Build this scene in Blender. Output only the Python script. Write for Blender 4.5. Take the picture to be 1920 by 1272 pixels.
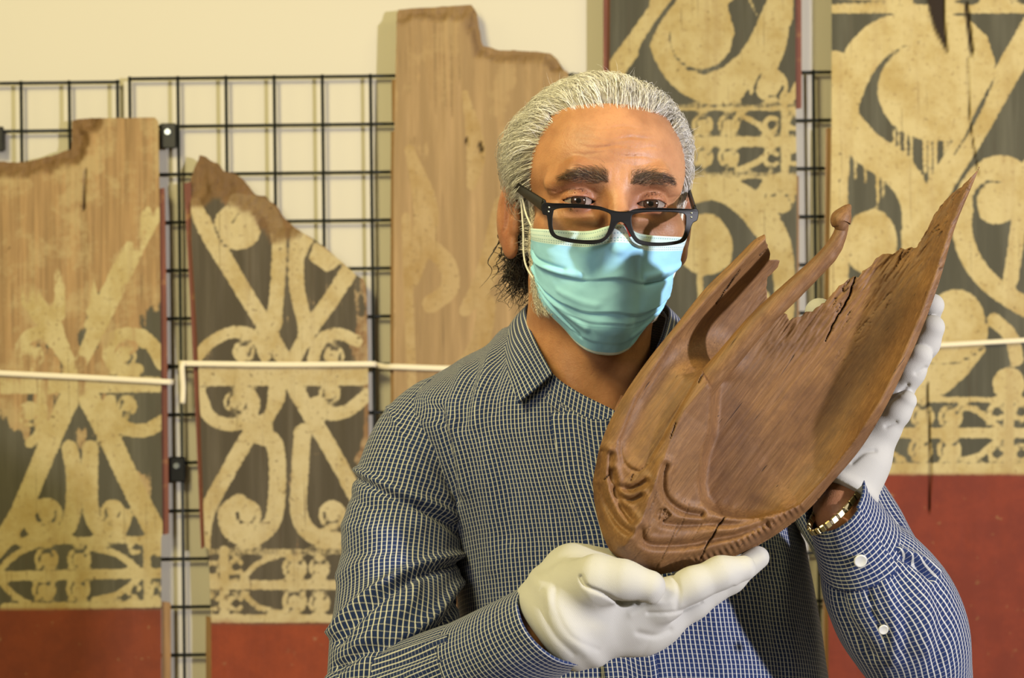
import bpy, math, random
import numpy as np
from mathutils import Vector, Matrix

random.seed(7)
RNG = np.random.default_rng(7)
for _o in list(bpy.data.objects):
    bpy.data.objects.remove(_o, do_unlink=True)
SC = bpy.context.scene
COL = SC.collection

# ---------------------------------------------------------------- camera
FPX = 3200.0                       # focal length in pixels of the 1920x1272 frame (60 mm on 36 mm)
CAM = np.array([0.0, 0.0, 1.45])
ROLL = math.radians(0.65)
CR = np.array([math.cos(ROLL), 0, -math.sin(ROLL)])
CU = np.array([math.sin(ROLL), 0, math.cos(ROLL)])
cam_d = bpy.data.cameras.new('camera')
cam_d.sensor_width = 36.0
cam_d.lens = 60.0
cam_d.clip_start = 0.05
cam_d.dof.use_dof = True
cam_d.dof.focus_distance = 1.40
cam_d.dof.aperture_fstop = 10.0
cam = bpy.data.objects.new('camera', cam_d)
COL.objects.link(cam)
cam.matrix_world = Matrix(((CR[0], CU[0], 0, CAM[0]), (CR[1], CU[1], -1, CAM[1]), (CR[2], CU[2], 0, CAM[2]), (0, 0, 0, 1)))
SC.camera = cam

# ---------------------------------------------------------------- world, lamps, exposure
SC.view_settings.view_transform = 'Standard'
SC.view_settings.look = 'None'
SC.view_settings.gamma = 1.0
SC.view_settings.exposure = -0.38
wd = bpy.data.worlds.new('room_air')
SC.world = wd
wd.use_nodes = True
bg = wd.node_tree.nodes['Background']
bg.inputs[0].default_value = (1.0, 0.86, 0.42, 1)
bg.inputs[1].default_value = 0.19

def area_lamp(name, loc, target, size, power, color, size_y=None):
    d = bpy.data.lights.new(name, 'AREA')
    d.energy = power
    d.color = color
    d.size = size
    if size_y:
        d.shape = 'RECTANGLE'; d.size_y = size_y
    o = bpy.data.objects.new(name, d)
    COL.objects.link(o)
    o.location = loc
    v = Vector(target) - Vector(loc)
    o.rotation_euler = v.to_track_quat('-Z', 'Y').to_euler()
    return o

# neutral flash standing to the right of the camera, at its height
area_lamp('flash_lamp', (1.97, -0.20, 1.70), (0.12, 1.9, 1.45), 0.10, 112.0, (0.93, 0.91, 1.0))
# weak fill lamp added at front left to brighten that side of the face
area_lamp('fill_lamp', (-1.10, -0.70, 1.95), (0.1, 1.6, 1.45), 0.60, 16.0, (1.0, 0.95, 0.88))
# warm room lamps under the ceiling, in front of the man and to his right
area_lamp('ceiling_lamp', (-0.95, 0.45, 2.80), (-0.1, 2.0, 1.45), 0.6, 62.0, (1.0, 0.86, 0.40))
area_lamp('ceiling_lamp', (-2.3, 1.2, 2.85), (-0.6, 2.6, 1.5), 0.7, 6.0, (1.0, 0.86, 0.40))
area_lamp('ceiling_lamp', (1.6, 1.0, 2.85), (0.6, 2.4, 1.4), 0.7, 12.0, (1.0, 0.86, 0.40))

# ---------------------------------------------------------------- small helpers
def W(px, py, D):
    """point seen at photo pixel (px, py) standing D metres away along the optical axis"""
    px = np.asarray(px, float); py = np.asarray(py, float); D = np.asarray(D, float)
    xc = (px - 960.0) / FPX * D
    zc = (636.0 - py) / FPX * D
    xc, zc, D = np.broadcast_arrays(xc, zc, D)
    return CAM + xc[..., None] * CR + zc[..., None] * CU + D[..., None] * np.array([0, 1.0, 0])

def proj(P):
    """photo pixel of world points"""
    v = np.asarray(P, float) - CAM
    D = v[..., 1]
    return 960 + v @ CR / D * FPX, 636 - v @ CU / D * FPX

def C(r, g, b, a=1.0):
    f = lambda c: (c / 255 / 12.92) if c / 255 <= 0.04045 else ((c / 255 + 0.055) / 1.055) ** 2.4
    return (f(r), f(g), f(b), a)

def raw_mesh(name, V, faces, smooth=True, attrs=None, uv=None):
    V = np.asarray(V, np.float32)
    me = bpy.data.meshes.new(name)
    if isinstance(faces, np.ndarray):
        n, k = faces.shape
        me.vertices.add(len(V)); me.vertices.foreach_set('co', V.ravel())
        me.loops.add(n * k); me.loops.foreach_set('vertex_index', faces.astype(np.int32).ravel())
        me.polygons.add(n)
        me.polygons.foreach_set('loop_start', np.arange(0, n * k, k, dtype=np.int32))
    else:
        me.from_pydata([tuple(v) for v in V], [], [tuple(int(i) for i in f) for f in faces])
    me.polygons.foreach_set('use_smooth', np.full(len(me.polygons), smooth, dtype=bool))
    for k_, a in (attrs or {}).items():
        at = me.attributes.new(k_, 'FLOAT', 'POINT')
        at.data.foreach_set('value', np.asarray(a, np.float32))
    if uv is not None:                       # one uv per vertex
        l = me.uv_layers.new(name='uv')
        idx = np.empty(len(me.loops), np.int32); me.loops.foreach_get('vertex_index', idx)
        l.data.foreach_set('uv', np.asarray(uv, np.float32)[idx].ravel())
    me.update(calc_edges=True)
    return me

def put(name, V, faces, mat, parent=None, smooth=True, attrs=None, uv=None, origin=None):
    """one mesh object; V in world coordinates"""
    V = np.asarray(V, float)
    if origin is None:
        origin = np.array([(V[:, 0].min() + V[:, 0].max()) / 2, (V[:, 1].min() + V[:, 1].max()) / 2, V[:, 2].min()])
    origin = np.asarray(origin, float)
    me = raw_mesh(name, V - origin, faces, smooth, attrs, uv)
    me.materials.append(mat)
    o = bpy.data.objects.new(name, me)
    COL.objects.link(o)
    if parent is not None:
        o.parent = parent
        o.location = Vector(origin) - Vector(parent.get('_w', (0, 0, 0)))
    else:
        o.location = origin
    o['_w'] = [float(c) for c in origin]
    return o

def thing(name, loc, label, cat, group=None):
    o = bpy.data.objects.new(name, None)
    COL.objects.link(o)
    o.empty_display_size = 0.05
    o.location = loc
    o['_w'] = [float(c) for c in loc]
    return tag(o, label, cat, group)

def tag(o, label=None, cat=None, group=None, kind=None):
    if label: o['label'] = label
    if cat: o['category'] = cat
    if group: o['group'] = group
    if kind: o['kind'] = kind
    return o

def grid_faces(n, m, wrap_m=False, wrap_n=False, off=0):
    i = np.arange(n if wrap_n else n - 1); j = np.arange(m if wrap_m else m - 1)
    I, J = np.meshgrid(i, j, indexing='ij')
    I2 = (I + 1) % n; J2 = (J + 1) % m
    return np.stack([I * m + J, I2 * m + J, I2 * m + J2, I * m + J2], -1).reshape(-1, 4) + off

def catmull(P, n):
    """smooth curve of n points through control points (any dimension)"""
    P = np.asarray(P, float)
    if len(P) < 3:
        t = np.linspace(0, 1, n)[:, None]
        return P[0] * (1 - t) + P[-1] * t
    Q = np.vstack([2 * P[0] - P[1], P, 2 * P[-1] - P[-2]])
    s = np.linspace(0, len(P) - 1, n)
    k = np.minimum(s.astype(int), len(P) - 2)
    t = (s - k)[:, None]
    a, b, c, d = Q[k], Q[k + 1], Q[k + 2], Q[k + 3]
    return 0.5 * (2 * b + (c - a) * t + (2 * a - 5 * b + 4 * c - d) * t ** 2 + (3 * b - a - 3 * c + d) * t ** 3)

def tube(path, rad, sides=8, caps=True, flat=None, up=None):
    """tube round a 3-D path; rad scalar or per point; flat = second radius"""
    P = np.asarray(path, float); n = len(P)
    r = np.broadcast_to(np.asarray(rad, float), (n,)).copy()
    r2 = r if flat is None else np.broadcast_to(np.asarray(flat, float), (n,)).copy()
    T = np.gradient(P, axis=0); T /= np.linalg.norm(T, axis=1)[:, None] + 1e-12
    u = np.array(up if up is not None else (0.0, 0, 1.0))
    if up is None and abs(T[0] @ u) > 0.9: u = np.array([0, 1.0, 0])
    N = np.zeros_like(P)
    for i in range(n):
        if up is not None and i: u = np.array(up, float)
        v = u - (u @ T[i]) * T[i]; v /= np.linalg.norm(v) + 1e-12
        N[i] = v; u = v
    B = np.cross(T, N)
    a = np.linspace(0, 2 * np.pi, sides, endpoint=False)
    V = P[:, None] + np.cos(a)[None, :, None] * N[:, None] * r[:, None, None] + np.sin(a)[None, :, None] * B[:, None] * r2[:, None, None]
    V = V.reshape(-1, 3)
    F = [tuple(f) for f in grid_faces(n, sides, wrap_m=True)]
    if caps:
        F.append(tuple(range(sides))); F.append(tuple(range((n - 1) * sides, n * sides))[::-1])
    return V, F

def box(c, s, R=None, bevel=0.0):
    """box with chamfered edges"""
    c = np.asarray(c, float); h = np.asarray(s, float) / 2; b = min(bevel, h.min() * 0.9)
    V = []
    for sx in (-1, 1):
        for sy in (-1, 1):
            for sz in (-1, 1):
                V += [(sx * h[0], sy * (h[1] - b), sz * (h[2] - b)), (sx * (h[0] - b), sy * h[1], sz * (h[2] - b)), (sx * (h[0] - b), sy * (h[1] - b), sz * h[2])]
    V = np.array(V)
    idx = lambda sx, sy, sz, k: ((sx > 0) * 4 + (sy > 0) * 2 + (sz > 0)) * 3 + k
    F = []
    for s_ in (-1, 1):
        for k, (a, bx) in enumerate([((0, 1, 1), None), ((1, 0, 1), None), ((1, 1, 0), None)]):
            q = []
            for (p, r_) in ((-1, -1), (1, -1), (1, 1), (-1, 1)):
                t = [p, r_]; sg = [0, 0, 0]; sg[k] = s_
                o_ = [i for i in range(3) if i != k]; sg[o_[0]] = p; sg[o_[1]] = r_
                q.append(idx(*sg, k))
            F.append(q)
    if b > 0:
        for k in range(3):
            o_ = [i for i in range(3) if i != k]
            for p in (-1, 1):
                for r_ in (-1, 1):
                    q = []
                    for (s_, m) in ((-1, 0), (1, 0), (1, 1), (-1, 1)):
                        sg = [0, 0, 0]; sg[k] = s_; sg[o_[0]] = p; sg[o_[1]] = r_
                        q.append(idx(*sg, o_[m]))
                    F.append(q)
        for sx in (-1, 1):
            for sy in (-1, 1):
                for sz in (-1, 1):
                    F.append([idx(sx, sy, sz, 0), idx(sx, sy, sz, 1), idx(sx, sy, sz, 2)])
    if R is not None: V = V @ np.asarray(R, float).T
    return V + c, F

def fix_normals(o):
    import bmesh
    bm = bmesh.new(); bm.from_mesh(o.data)
    bmesh.ops.recalc_face_normals(bm, faces=bm.faces)
    bm.to_mesh(o.data); bm.free()
    return o

def smoothstep(a, b, x):
    t = np.clip((x - a) / (b - a), 0, 1)
    return t * t * (3 - 2 * t)

# value noise on numpy arrays (2-D), used for broken edges, folds and relief
_PERM = RNG.random((256, 256))
def vnoise(x, y, seed=0):
    x = np.asarray(x, float) + seed * 17.31; y = np.asarray(y, float) + seed * 5.77
    xi = np.floor(x).astype(int); yi = np.floor(y).astype(int)
    fx = x - xi; fy = y - yi
    fx = fx * fx * (3 - 2 * fx); fy = fy * fy * (3 - 2 * fy)
    g = lambda a, b: _PERM[a % 256, b % 256]
    return (g(xi, yi) * (1 - fx) * (1 - fy) + g(xi + 1, yi) * fx * (1 - fy) + g(xi, yi + 1) * (1 - fx) * fy + g(xi + 1, yi + 1) * fx * fy) * 2 - 1
def fbm(x, y, seed=0, oct=4):
    s = 0; a = 1.0
    for k in range(oct):
        s = s + a * vnoise(x * 2 ** k, y * 2 ** k, seed + k * 3); a *= 0.5
    return s

# ---------------------------------------------------------------- 2-D distances in photo pixels
def seg_dist(X, Y, P):
    """distance to a polyline; P (n,2) or (n,3) with half-width in column 3 -> distance minus half-width"""
    P = np.asarray(P, float)
    d = np.full(X.shape, 1e9)
    for a, b in zip(P[:-1], P[1:]):
        ax, ay = a[:2]; dx, dy = b[0] - ax, b[1] - ay
        L = dx * dx + dy * dy + 1e-9
        t = np.clip(((X - ax) * dx + (Y - ay) * dy) / L, 0, 1)
        e = np.hypot(X - ax - t * dx, Y - ay - t * dy)
        if P.shape[1] > 2: e = e - (a[2] + t * (b[2] - a[2]))
        d = np.minimum(d, e)
    return d
def in_poly(X, Y, P):
    P = np.asarray(P, float); ins = np.zeros(X.shape, bool)
    for (ax, ay), (bx_, by_) in zip(P, np.roll(P, -1, 0)):
        c = ((ay > Y) != (by_ > Y)) & (X < (bx_ - ax) * (Y - ay) / (by_ - ay + 1e-12) + ax)
        ins ^= c
    return ins
def poly_sd(X, Y, P):
    P = np.asarray(P, float)
    d = seg_dist(X, Y, np.vstack([P, P[:1]]))
    return np.where(in_poly(X, Y, P), -d, d)

def slab_grid(outline, step, sy=None):
    """quads of a pixel grid inside an outline, border vertices pulled onto it"""
    O = np.asarray(outline, float); sy = sy or step
    x0, y0 = O.min(0) - (step, sy); x1, y1 = O.max(0) + (step, sy)
    xs = np.arange(x0, x1 + step, step); ys = np.arange(y0, y1 + sy, sy)
    CX, CY = np.meshgrid(xs[:-1] + step / 2, ys[:-1] + sy / 2, indexing='ij')
    keep = in_poly(CX, CY, O)
    m = len(ys)
    I, J = np.nonzero(keep)
    q = np.stack([I * m + J, (I + 1) * m + J, (I + 1) * m + J + 1, I * m + J + 1], -1)
    used, inv = np.unique(q.ravel(), return_inverse=True)
    q = inv.reshape(-1, 4)
    P = np.stack([xs[used // m], ys[used % m]], -1)
    cnt = np.bincount(q.ravel(), minlength=len(P))
    E = np.concatenate([q[:, [0, 1]], q[:, [1, 2]], q[:, [2, 3]], q[:, [3, 0]]])
    key = np.sort(E, 1); key = key[:, 0].astype(np.int64) * len(P) + key[:, 1]
    uq, first, c = np.unique(key, return_index=True, return_counts=True)
    border = E[first[c == 1]]
    bi = np.unique(border)
    A = O; Bp = np.roll(O, -1, 0)
    best = np.full(len(bi), 1e18); bp = np.zeros((len(bi), 2))
    for a, b in zip(A, Bp):
        d = b - a; L = d @ d + 1e-9
        t = np.clip(((P[bi] - a) @ d) / L, 0, 1)
        c_ = a + t[:, None] * d
        e = ((P[bi] - c_) ** 2).sum(1)
        w = e < best; best[w] = e[w]; bp[w] = c_[w]
    P[bi] = bp
    return P, q, border

def slab(P, q, border, Df, Db):
    """closed solid from a pixel grid with front and back depth"""
    n = len(P)
    V = np.vstack([W(P[:, 0], P[:, 1], Df), W(P[:, 0], P[:, 1], Db)])
    F = np.vstack([q[:, ::-1] * 1, q + n, np.stack([border[:, 0], border[:, 1], border[:, 1] + n, border[:, 0] + n], -1)])
    return V, F

# ---------------------------------------------------------------- node materials
class NT:
    def __init__(s, name):
        s.m = bpy.data.materials.new(name); s.m.use_nodes = True
        s.t = s.m.node_tree; s.t.nodes.clear()
        s.out = s.t.nodes.new('ShaderNodeOutputMaterial')
        s.p = s.t.nodes.new('ShaderNodeBsdfPrincipled')
        s.t.links.new(s.p.outputs[0], s.out.inputs[0])
    def n(s, typ, **k):
        nd = s.t.nodes.new(typ)
        for a, b in k.items(): setattr(nd, a, b)
        return nd
    def set(s, sock, v):
        if isinstance(v, bpy.types.NodeSocket): s.t.links.new(v, sock)
        elif isinstance(v, (tuple, list)) and sock.type == 'RGBA' and len(v) == 3: sock.default_value = (*v, 1)
        else: sock.default_value = v
    def coord(s, kind='Object'): return s.n('ShaderNodeTexCoord').outputs[kind]
    def mapv(s, v, scale=(1, 1, 1), rot=(0, 0, 0), loc=(0, 0, 0)):
        m = s.n('ShaderNodeMapping'); s.set(m.inputs[0], v)
        m.inputs['Scale'].default_value = scale; m.inputs['Rotation'].default_value = rot; m.inputs['Location'].default_value = loc
        return m.outputs[0]
    def noise(s, v, scale, detail=3, rough=0.55, dist=0.0, color=False):
        m = s.n('ShaderNodeTexNoise'); s.set(m.inputs['Vector'], v)
        m.inputs['Scale'].default_value = scale; m.inputs['Detail'].default_value = detail
        m.inputs['Roughness'].default_value = rough; m.inputs['Distortion'].default_value = dist
        return m.outputs[1 if color else 0]
    def voro(s, v, scale, feature='F1', out='Distance'):
        m = s.n('ShaderNodeTexVoronoi', feature=feature); s.set(m.inputs['Vector'], v); m.inputs['Scale'].default_value = scale
        return m.outputs[out]
    def math(s, op, a, b=0.0, clamp=False):
        m = s.n('ShaderNodeMath', operation=op, use_clamp=clamp); s.set(m.inputs[0], a); s.set(m.inputs[1], b)
        return m.outputs[0]
    def step(s, v, lo, hi):
        m = s.n('ShaderNodeMapRange', interpolation_type='SMOOTHSTEP'); s.set(m.inputs[0], v)
        m.inputs[1].default_value = lo; m.inputs[2].default_value = hi
        return m.outputs[0]
    def mix(s, f, a, b, blend='MIX'):
        m = s.n('ShaderNodeMix', data_type='RGBA', blend_type=blend); s.set(m.inputs[0], f); s.set(m.inputs[6], a); s.set(m.inputs[7], b)
        return m.outputs[2]
    def attr(s, name): return s.n('ShaderNodeAttribute', attribute_name=name).outputs['Fac']
    def sep(s, v):
        m = s.n('ShaderNodeSeparateXYZ'); s.set(m.inputs[0], v); return m.outputs
    def bump(s, h, strength=0.3, dist=0.002, normal=None):
        m = s.n('ShaderNodeBump'); s.set(m.inputs['Height'], h); m.inputs['Strength'].default_value = strength
        m.inputs['Distance'].default_value = dist
        if normal is not None: s.set(m.inputs['Normal'], normal)
        return m.outputs[0]
    def fin(s, color=None, rough=None, normal=None, **k):
        if color is not None: s.set(s.p.inputs['Base Color'], color)
        if rough is not None: s.set(s.p.inputs['Roughness'], rough)
        if normal is not None: s.set(s.p.inputs['Normal'], normal)
        for a, b in k.items(): s.set(s.p.inputs[a.replace('_', ' ')], b)
        return s.m

def plain(name, color, rough=0.5, metal=0.0, spec=0.5, noise_amt=0.08, scale=60):
    t = NT(name); v = t.coord()
    nz = t.noise(v, scale, 4)
    c2 = tuple(c * (1 - noise_amt * 2.5) for c in color[:3]) + (1,)
    c = t.mix(t.step(nz, 0.35, 0.65), c2, color)
    return t.fin(c, rough, t.bump(nz, 0.1, 0.001), Metallic=metal, Specular_IOR_Level=spec)

# ---------------------------------------------------------------- room shell
D_WALL, D_GRID, D_BOARD = 2.719, 2.70, 2.674
def wall_material():
    t = NT('wall_paint'); v = t.coord()
    n1 = t.noise(v, 1.3, 2); n2 = t.noise(v, 380, 3)
    c = t.mix(n1, C(202, 195, 177), C(209, 202, 184))
    return t.fin(c, 0.85, t.bump(n2, 0.12, 0.0006), Specular_IOR_Level=0.25)
M_wall = wall_material()
V, F = box((0, D_WALL + 0.06, 1.5), (7.0, 0.12, 3.0))
tag(put('wall_back', V, F, M_wall, smooth=False), 'cream painted wall behind the wire grid', 'wall', kind='structure')
t = NT('floor_vinyl'); nv = t.noise(t.coord(), 30, 4)
M_floor = t.fin(t.mix(nv, C(120, 108, 92), C(138, 126, 108)), 0.5)
V, F = box((0, 1.3, -0.05), (7.0, 3.0, 0.1))
tag(put('floor', V, F, M_floor, smooth=False), 'dull beige floor under the man', 'floor', kind='structure')

# ---------------------------------------------------------------- wire grid panels
M_black = plain('black_powder_coat', C(22, 26, 24), 0.45, 0.2, 0.5, 0.05, 200)
M_blackplate = plain('black_bracket', C(18, 18, 16), 0.4, 0.3, 0.5, 0.05, 100)
M_steel = plain('zinc_bolt', C(190, 195, 190), 0.25, 0.9, 0.5, 0.05, 100)

def world_x(px, py, D): return float(W(px, py, D)[0])
def world_z(px, py, D): return float(W(px, py, D)[2])
PITCH = 0.0762
WR = 0.0026
def grid_panel(x_left, z_top, n, label, brackets=()):
    z_bot = 0.12
    rows = int((z_top - z_bot) / PITCH)
    z_bot = z_top - rows * PITCH
    xc = x_left + n * PITCH / 2
    root = thing('wire_grid_panel', (xc, D_GRID, z_bot), label, 'wire panel', 'black wire grid panels on the wall')
    vm = hm = None
    for i in range(n + 1):
        x = x_left + i * PITCH
        if vm is None:
            V, F = tube([(x, D_GRID, z_bot - WR), (x, D_GRID, z_top + WR)], WR, 8)
            o = put('vertical_wire', V, F, M_black, root); vm = o
        else:
            o = vm.copy(); COL.objects.link(o); o.parent = root; o.location = vm.location + Vector((i * PITCH, 0, 0))
    for j in range(rows + 1):
        z = z_top - j * PITCH
        if hm is None:
            V, F = tube([(x_left - WR, D_GRID + 0.0045, z), (x_left + n * PITCH + WR, D_GRID + 0.0045, z)], WR, 8)
            o = put('horizontal_wire', V, F, M_black, root); hm = o
        else:
            o = hm.copy(); COL.objects.link(o); o.parent = root; o.location = hm.location - Vector((0, 0, j * PITCH))
    for (bx_, bz) in brackets:
        V, F = box((bx_, D_GRID - 0.006, bz), (0.026, 0.004, 0.040), bevel=0.002)
        V2, F2 = box((bx_, D_GRID + 0.004, bz), (0.022, 0.018, 0.034), bevel=0.002)
        b = put('wall_bracket', np.vstack([V, V2]), F + [[i + len(V) for i in f] for f in F2], M_blackplate, root, smooth=False)
        P = [(bx_, D_GRID - 0.0075, bz + 0.006), (bx_, D_GRID - 0.0125, bz + 0.006)]
        V, F = tube(P, [0.0065, 0.0048], 6)
        put('bolt', V, F, M_steel, b, smooth=False)
    return root
xg = world_x(243, 147, D_GRID); zg = world_z(243, 147, D_GRID)
xg1 = world_x(220, 152, D_GRID) - 8 * PITCH; zg1 = world_z(220, 153, D_GRID)
xg3 = world_x(983, 135, D_GRID)
bp = lambda px, py: (world_x(px, py, D_GRID), world_z(px, py, D_GRID))
grid_panel(xg1, zg1, 8, 'black wire grid panel behind the leftmost painted board', [bp(-6, 262)])
grid_panel(xg, zg, 8, 'black wire grid panel with open squares above the broken narrow board', [bp(317, 256), bp(333, 880)])
grid_panel(xg3, zg - 0.002, 8, 'black wire grid panel seen in the gap between the two rightmost boards')
# ---------------------------------------------------------------- painted boards
def arc(cx, cy, r, a0, a1, w0, w1=None, n=14):
    """arc polyline with half-widths; angles in degrees, 0 = right, 90 = down"""
    a = np.radians(np.linspace(a0, a1, n)); w = np.linspace(w0, w0 if w1 is None else w1, n)
    rx, ry = (r, r) if np.isscalar(r) else r
    return np.stack([cx + rx * np.cos(a), cy + ry * np.sin(a), w], -1)
def stroke(pts, w, n=None):
    """smooth stroke of full width w (scalar or list)"""
    pts = np.asarray(pts, float)
    ww = np.broadcast_to(np.asarray(w, float) / 2, (len(pts),))
    return catmull(np.column_stack([pts, ww]), n or (len(pts) - 1) * 6 + 1)
class Paint:
    def __init__(s, sx=1.0, ox=0.0, oy=0.0): s.ops = []; s.k = sx; s.o = (ox, oy)
    def frame(s, k, ox, oy): s.k = k; s.o = (ox, oy); return s
    def _t(s, P):
        P = np.array(P, float); P[:, 0] = s.o[0] + P[:, 0] / s.k; P[:, 1] = s.o[1] + P[:, 1] / s.k
        if P.shape[1] > 2: P[:, 2] /= s.k
        return P
    def line(s, pts, w, sign=1): s.ops.append((sign, 'l', s._t(stroke(pts, w)))); return s
    def arc(s, *a, sign=1): s.ops.append((sign, 'l', s._t(arc(*a)))); return s
    def disc(s, cx, cy, r, sign=1):
        rx, ry = (r, r) if np.isscalar(r) else r
        c = s._t([(cx, cy)])[0]; s.ops.append((sign, 'd', (c[0], c[1], rx / s.k, ry / s.k))); return s
    def poly(s, pts, sign=1): s.ops.append((sign, 'p', s._t(pts))); return s
    def curl(s, cx, cy, r, a0=200, a1=420, rr=0.6):
        """spiral boss: a disc with a dark curl line"""
        s.disc(cx, cy, r); s.arc(cx, cy, r * rr, a0, a1, r * 0.05, r * 0.13, sign=-1); return s
    def eval(s, X, Y):
        d = np.full(X.shape, 60.0)
        for sg, typ, P in s.ops:
            if typ == 'l': e = seg_dist(X, Y, P)
            elif typ == 'd':
                kx = np.hypot((X - P[0]) / P[2], (Y - P[1]) / P[3]); e = (kx - 1) * min(P[2], P[3])
            else: e = poly_sd(X, Y, P)
            d = np.minimum(d, e) if sg > 0 else np.maximum(d, -e)
        return d

def board_material(name, wear=0.5, dark=C(80, 76, 62), cream=C(208, 190, 142), wood=C(168, 132, 88), red=C(114, 55, 36), seed=0.0):
    t = NT(name); v = t.mapv(t.coord(), loc=(seed, seed * 1.7, seed * 0.3))
    g = t.noise(t.mapv(v, (150, 150, 5)), 1.0, 4, 0.6)               # long vertical grain
    g2 = t.noise(t.mapv(v, (38, 38, 2.2)), 1.0, 5, 0.62)
    blot = t.noise(v, 17, 6, 0.68)
    fine = t.noise(v, 130, 4, 0.6)
    sd = t.attr('sd'); redm = t.attr('red'); bare = t.attr('bare'); crack = t.attr('crack')
    sdn = t.math('ADD', sd, t.math('MULTIPLY', t.math('SUBTRACT', fine, 0.5), 7.0))
    f_c = t.step(sdn, 1.6, -1.6)
    creamv = t.mix(t.step(blot, 0.35, 0.7), cream, tuple(c * k for c, k in zip(cream[:3], (0.78, 0.70, 0.54))) + (1,))
    creamv = t.mix(t.math('MULTIPLY', t.step(fine, 0.56, 0.72), 0.6), creamv, tuple(c * 0.55 for c in wood[:3]) + (1,))
    creamv = t.mix(t.math('MULTIPLY', t.step(g2, 0.50, 0.72), 0.35), creamv, tuple(c * 0.6 + d * 0.2 for c, d in zip(wood[:3], cream[:3])) + (1,))
    darkv = t.mix(t.step(g2, 0.4, 0.75), dark, tuple(c * 1.5 + 0.012 for c in dark[:3]) + (1,))
    hair = t.step(t.noise(t.mapv(v, (420, 420, 4.5)), 1.0, 2, 0.5), 0.685, 0.72)
    spot = t.step(t.noise(v, 75, 2, 0.5), 0.70, 0.74)
    woodv = t.mix(t.step(g, 0.3, 0.72), tuple(c * 0.74 for c in wood[:3]) + (1,), tuple(min(1, c * 1.15) for c in wood[:3]) + (1,))
    woodv = t.mix(t.math('MULTIPLY', t.step(blot, 0.45, 0.62), 0.55), woodv, tuple(c * 0.75 + d * 0.25 for c, d in zip(cream[:3], wood[:3])) + (1,))
    # worn patches: bare attribute plus blotches that follow the grain
    wv = t.math('ADD', t.math('MULTIPLY', bare, 1.0), t.math('MULTIPLY', t.math('SUBTRACT', t.math('ADD', t.math('MULTIPLY', g2, 0.65), t.math('MULTIPLY', blot, 0.5)), 0.575), 2.6))
    wf = t.step(wv, 1.02 - wear, 1.16 - wear); wfc = t.step(wv, 1.46 - wear, 1.72 - wear)
    col = t.mix(f_c, t.mix(wf, darkv, woodv), t.mix(wfc, creamv, woodv))
    col = t.mix(t.attr('raw'), col, t.mix(g, C(92, 68, 42), C(132, 100, 64)))
    col = t.mix(t.math('MULTIPLY', t.math('MAXIMUM', hair, t.math('MULTIPLY', spot, f_c)), 0.6), col, C(74, 54, 34))
    redv = t.mix(t.step(blot, 0.35, 0.68), red, tuple(c * k for c, k in zip(red[:3], (1.28, 1.25, 1.1))) + (1,))
    redv = t.mix(t.math('MULTIPLY', t.step(t.noise(v, 46, 4, 0.6), 0.64, 0.72), 0.5), redv, woodv)
    col = t.mix(redm, col, redv)
    col = t.mix(crack, col, C(42, 30, 18))
    h = t.math('ADD', t.math('MULTIPLY', g, 0.6), t.math('MULTIPLY', fine, 0.4))
    return t.fin(col, 0.72, t.bump(h, 0.35, 0.0018), Specular_IOR_Level=0.25)

def jag(P, amp, step=7, seed=0):
    """roughen a polyline"""
    P = np.asarray(P, float); out = []
    for a, b in zip(P[:-1], P[1:]):
        L = np.hypot(*(b - a)); k = max(1, int(L / step))
        for i in range(k):
            out.append(a + (b - a) * i / k)
    out.append(P[-1]); out = np.array(out)
    s = np.arange(len(out))
    out[1:-1, 0] += vnoise(s[1:-1] * 0.9, 0.3, seed) * amp; out[1:-1, 1] += vnoise(s[1:-1] * 0.9, 7.7, seed + 4) * amp
    return out

FLOOR_PY = 636 + 1.45 / D_BOARD * FPX - 4
M_strip_red = None
def board(outline, paint, mat, label, red_y=None, bare=None, cracks=(), thick=0.016, extra=None, D=D_BOARD, strips=(), step=3.4, broken=None):
    O = np.asarray(outline, float)
    P, q, border = slab_grid(O, step, 8.5)
    X, Y = P[:, 0], P[:, 1]
    n = len(P)
    sd = paint.eval(X, Y) if paint else np.full(n, 40.0)
    rd = np.zeros(n)
    if red_y is not None: rd = smoothstep(-3, 3, Y - red_y - 3 * vnoise(X / 30, Y * 0, 3))
    ba = bare(X, Y) if bare else np.zeros(n)
    cr = np.zeros(n); relief = 0.0008 * fbm(X / 40, Y / 260, 5)
    for pts, w in cracks:
        dd = seg_dist(X, Y, stroke(pts, w))
        cr = np.maximum(cr, smoothstep(2.0, -1.5, dd)); relief = relief + 0.006 * smoothstep(2.0, -1.5, dd)
    raw = np.zeros(n)
    if broken is not None:                             # ragged chamfer of bare wood along a broken edge
        bd = seg_dist(X, Y, np.asarray(broken[0], float)) + 6 * fbm(X / 22, Y / 22, 12, 3)
        kk = smoothstep(broken[1], broken[1] * 0.3, bd); raw = smoothstep(broken[1] + 4, broken[1] - 6, bd) * broken[2]
        relief = relief + 0.013 * kk + 0.0015 * kk * fbm(X / 9, Y / 12, 14, 2)
    V, F = slab(P, q, border, D + relief, np.full(n, D + thick))
    two = lambda a: np.concatenate([a, a])
    zmin = V[:, 2].min(); base = (V[:, 0].mean(), D + thick / 2, zmin)
    root = thing('painted_board', base, label, 'board', 'old painted wooden boards tied to the grid')
    o = put('panel', V, F, mat, root, smooth=False, attrs={'sd': two(sd), 'red': two(rd), 'bare': two(ba), 'crack': two(cr), 'raw': two(raw)})
    for (pts, m, z_off) in strips:                     # narrow edge lath, set back behind the face
        S = np.asarray(pts, float)
        Ps, qs, bs = slab_grid(S, 5)
        Vs, Fs = slab(Ps, qs, bs, np.full(len(Ps), D + z_off), np.full(len(Ps), D + thick + 0.004))
        put('edge_lath', Vs, Fs, m, root, smooth=False)
    return root
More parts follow.
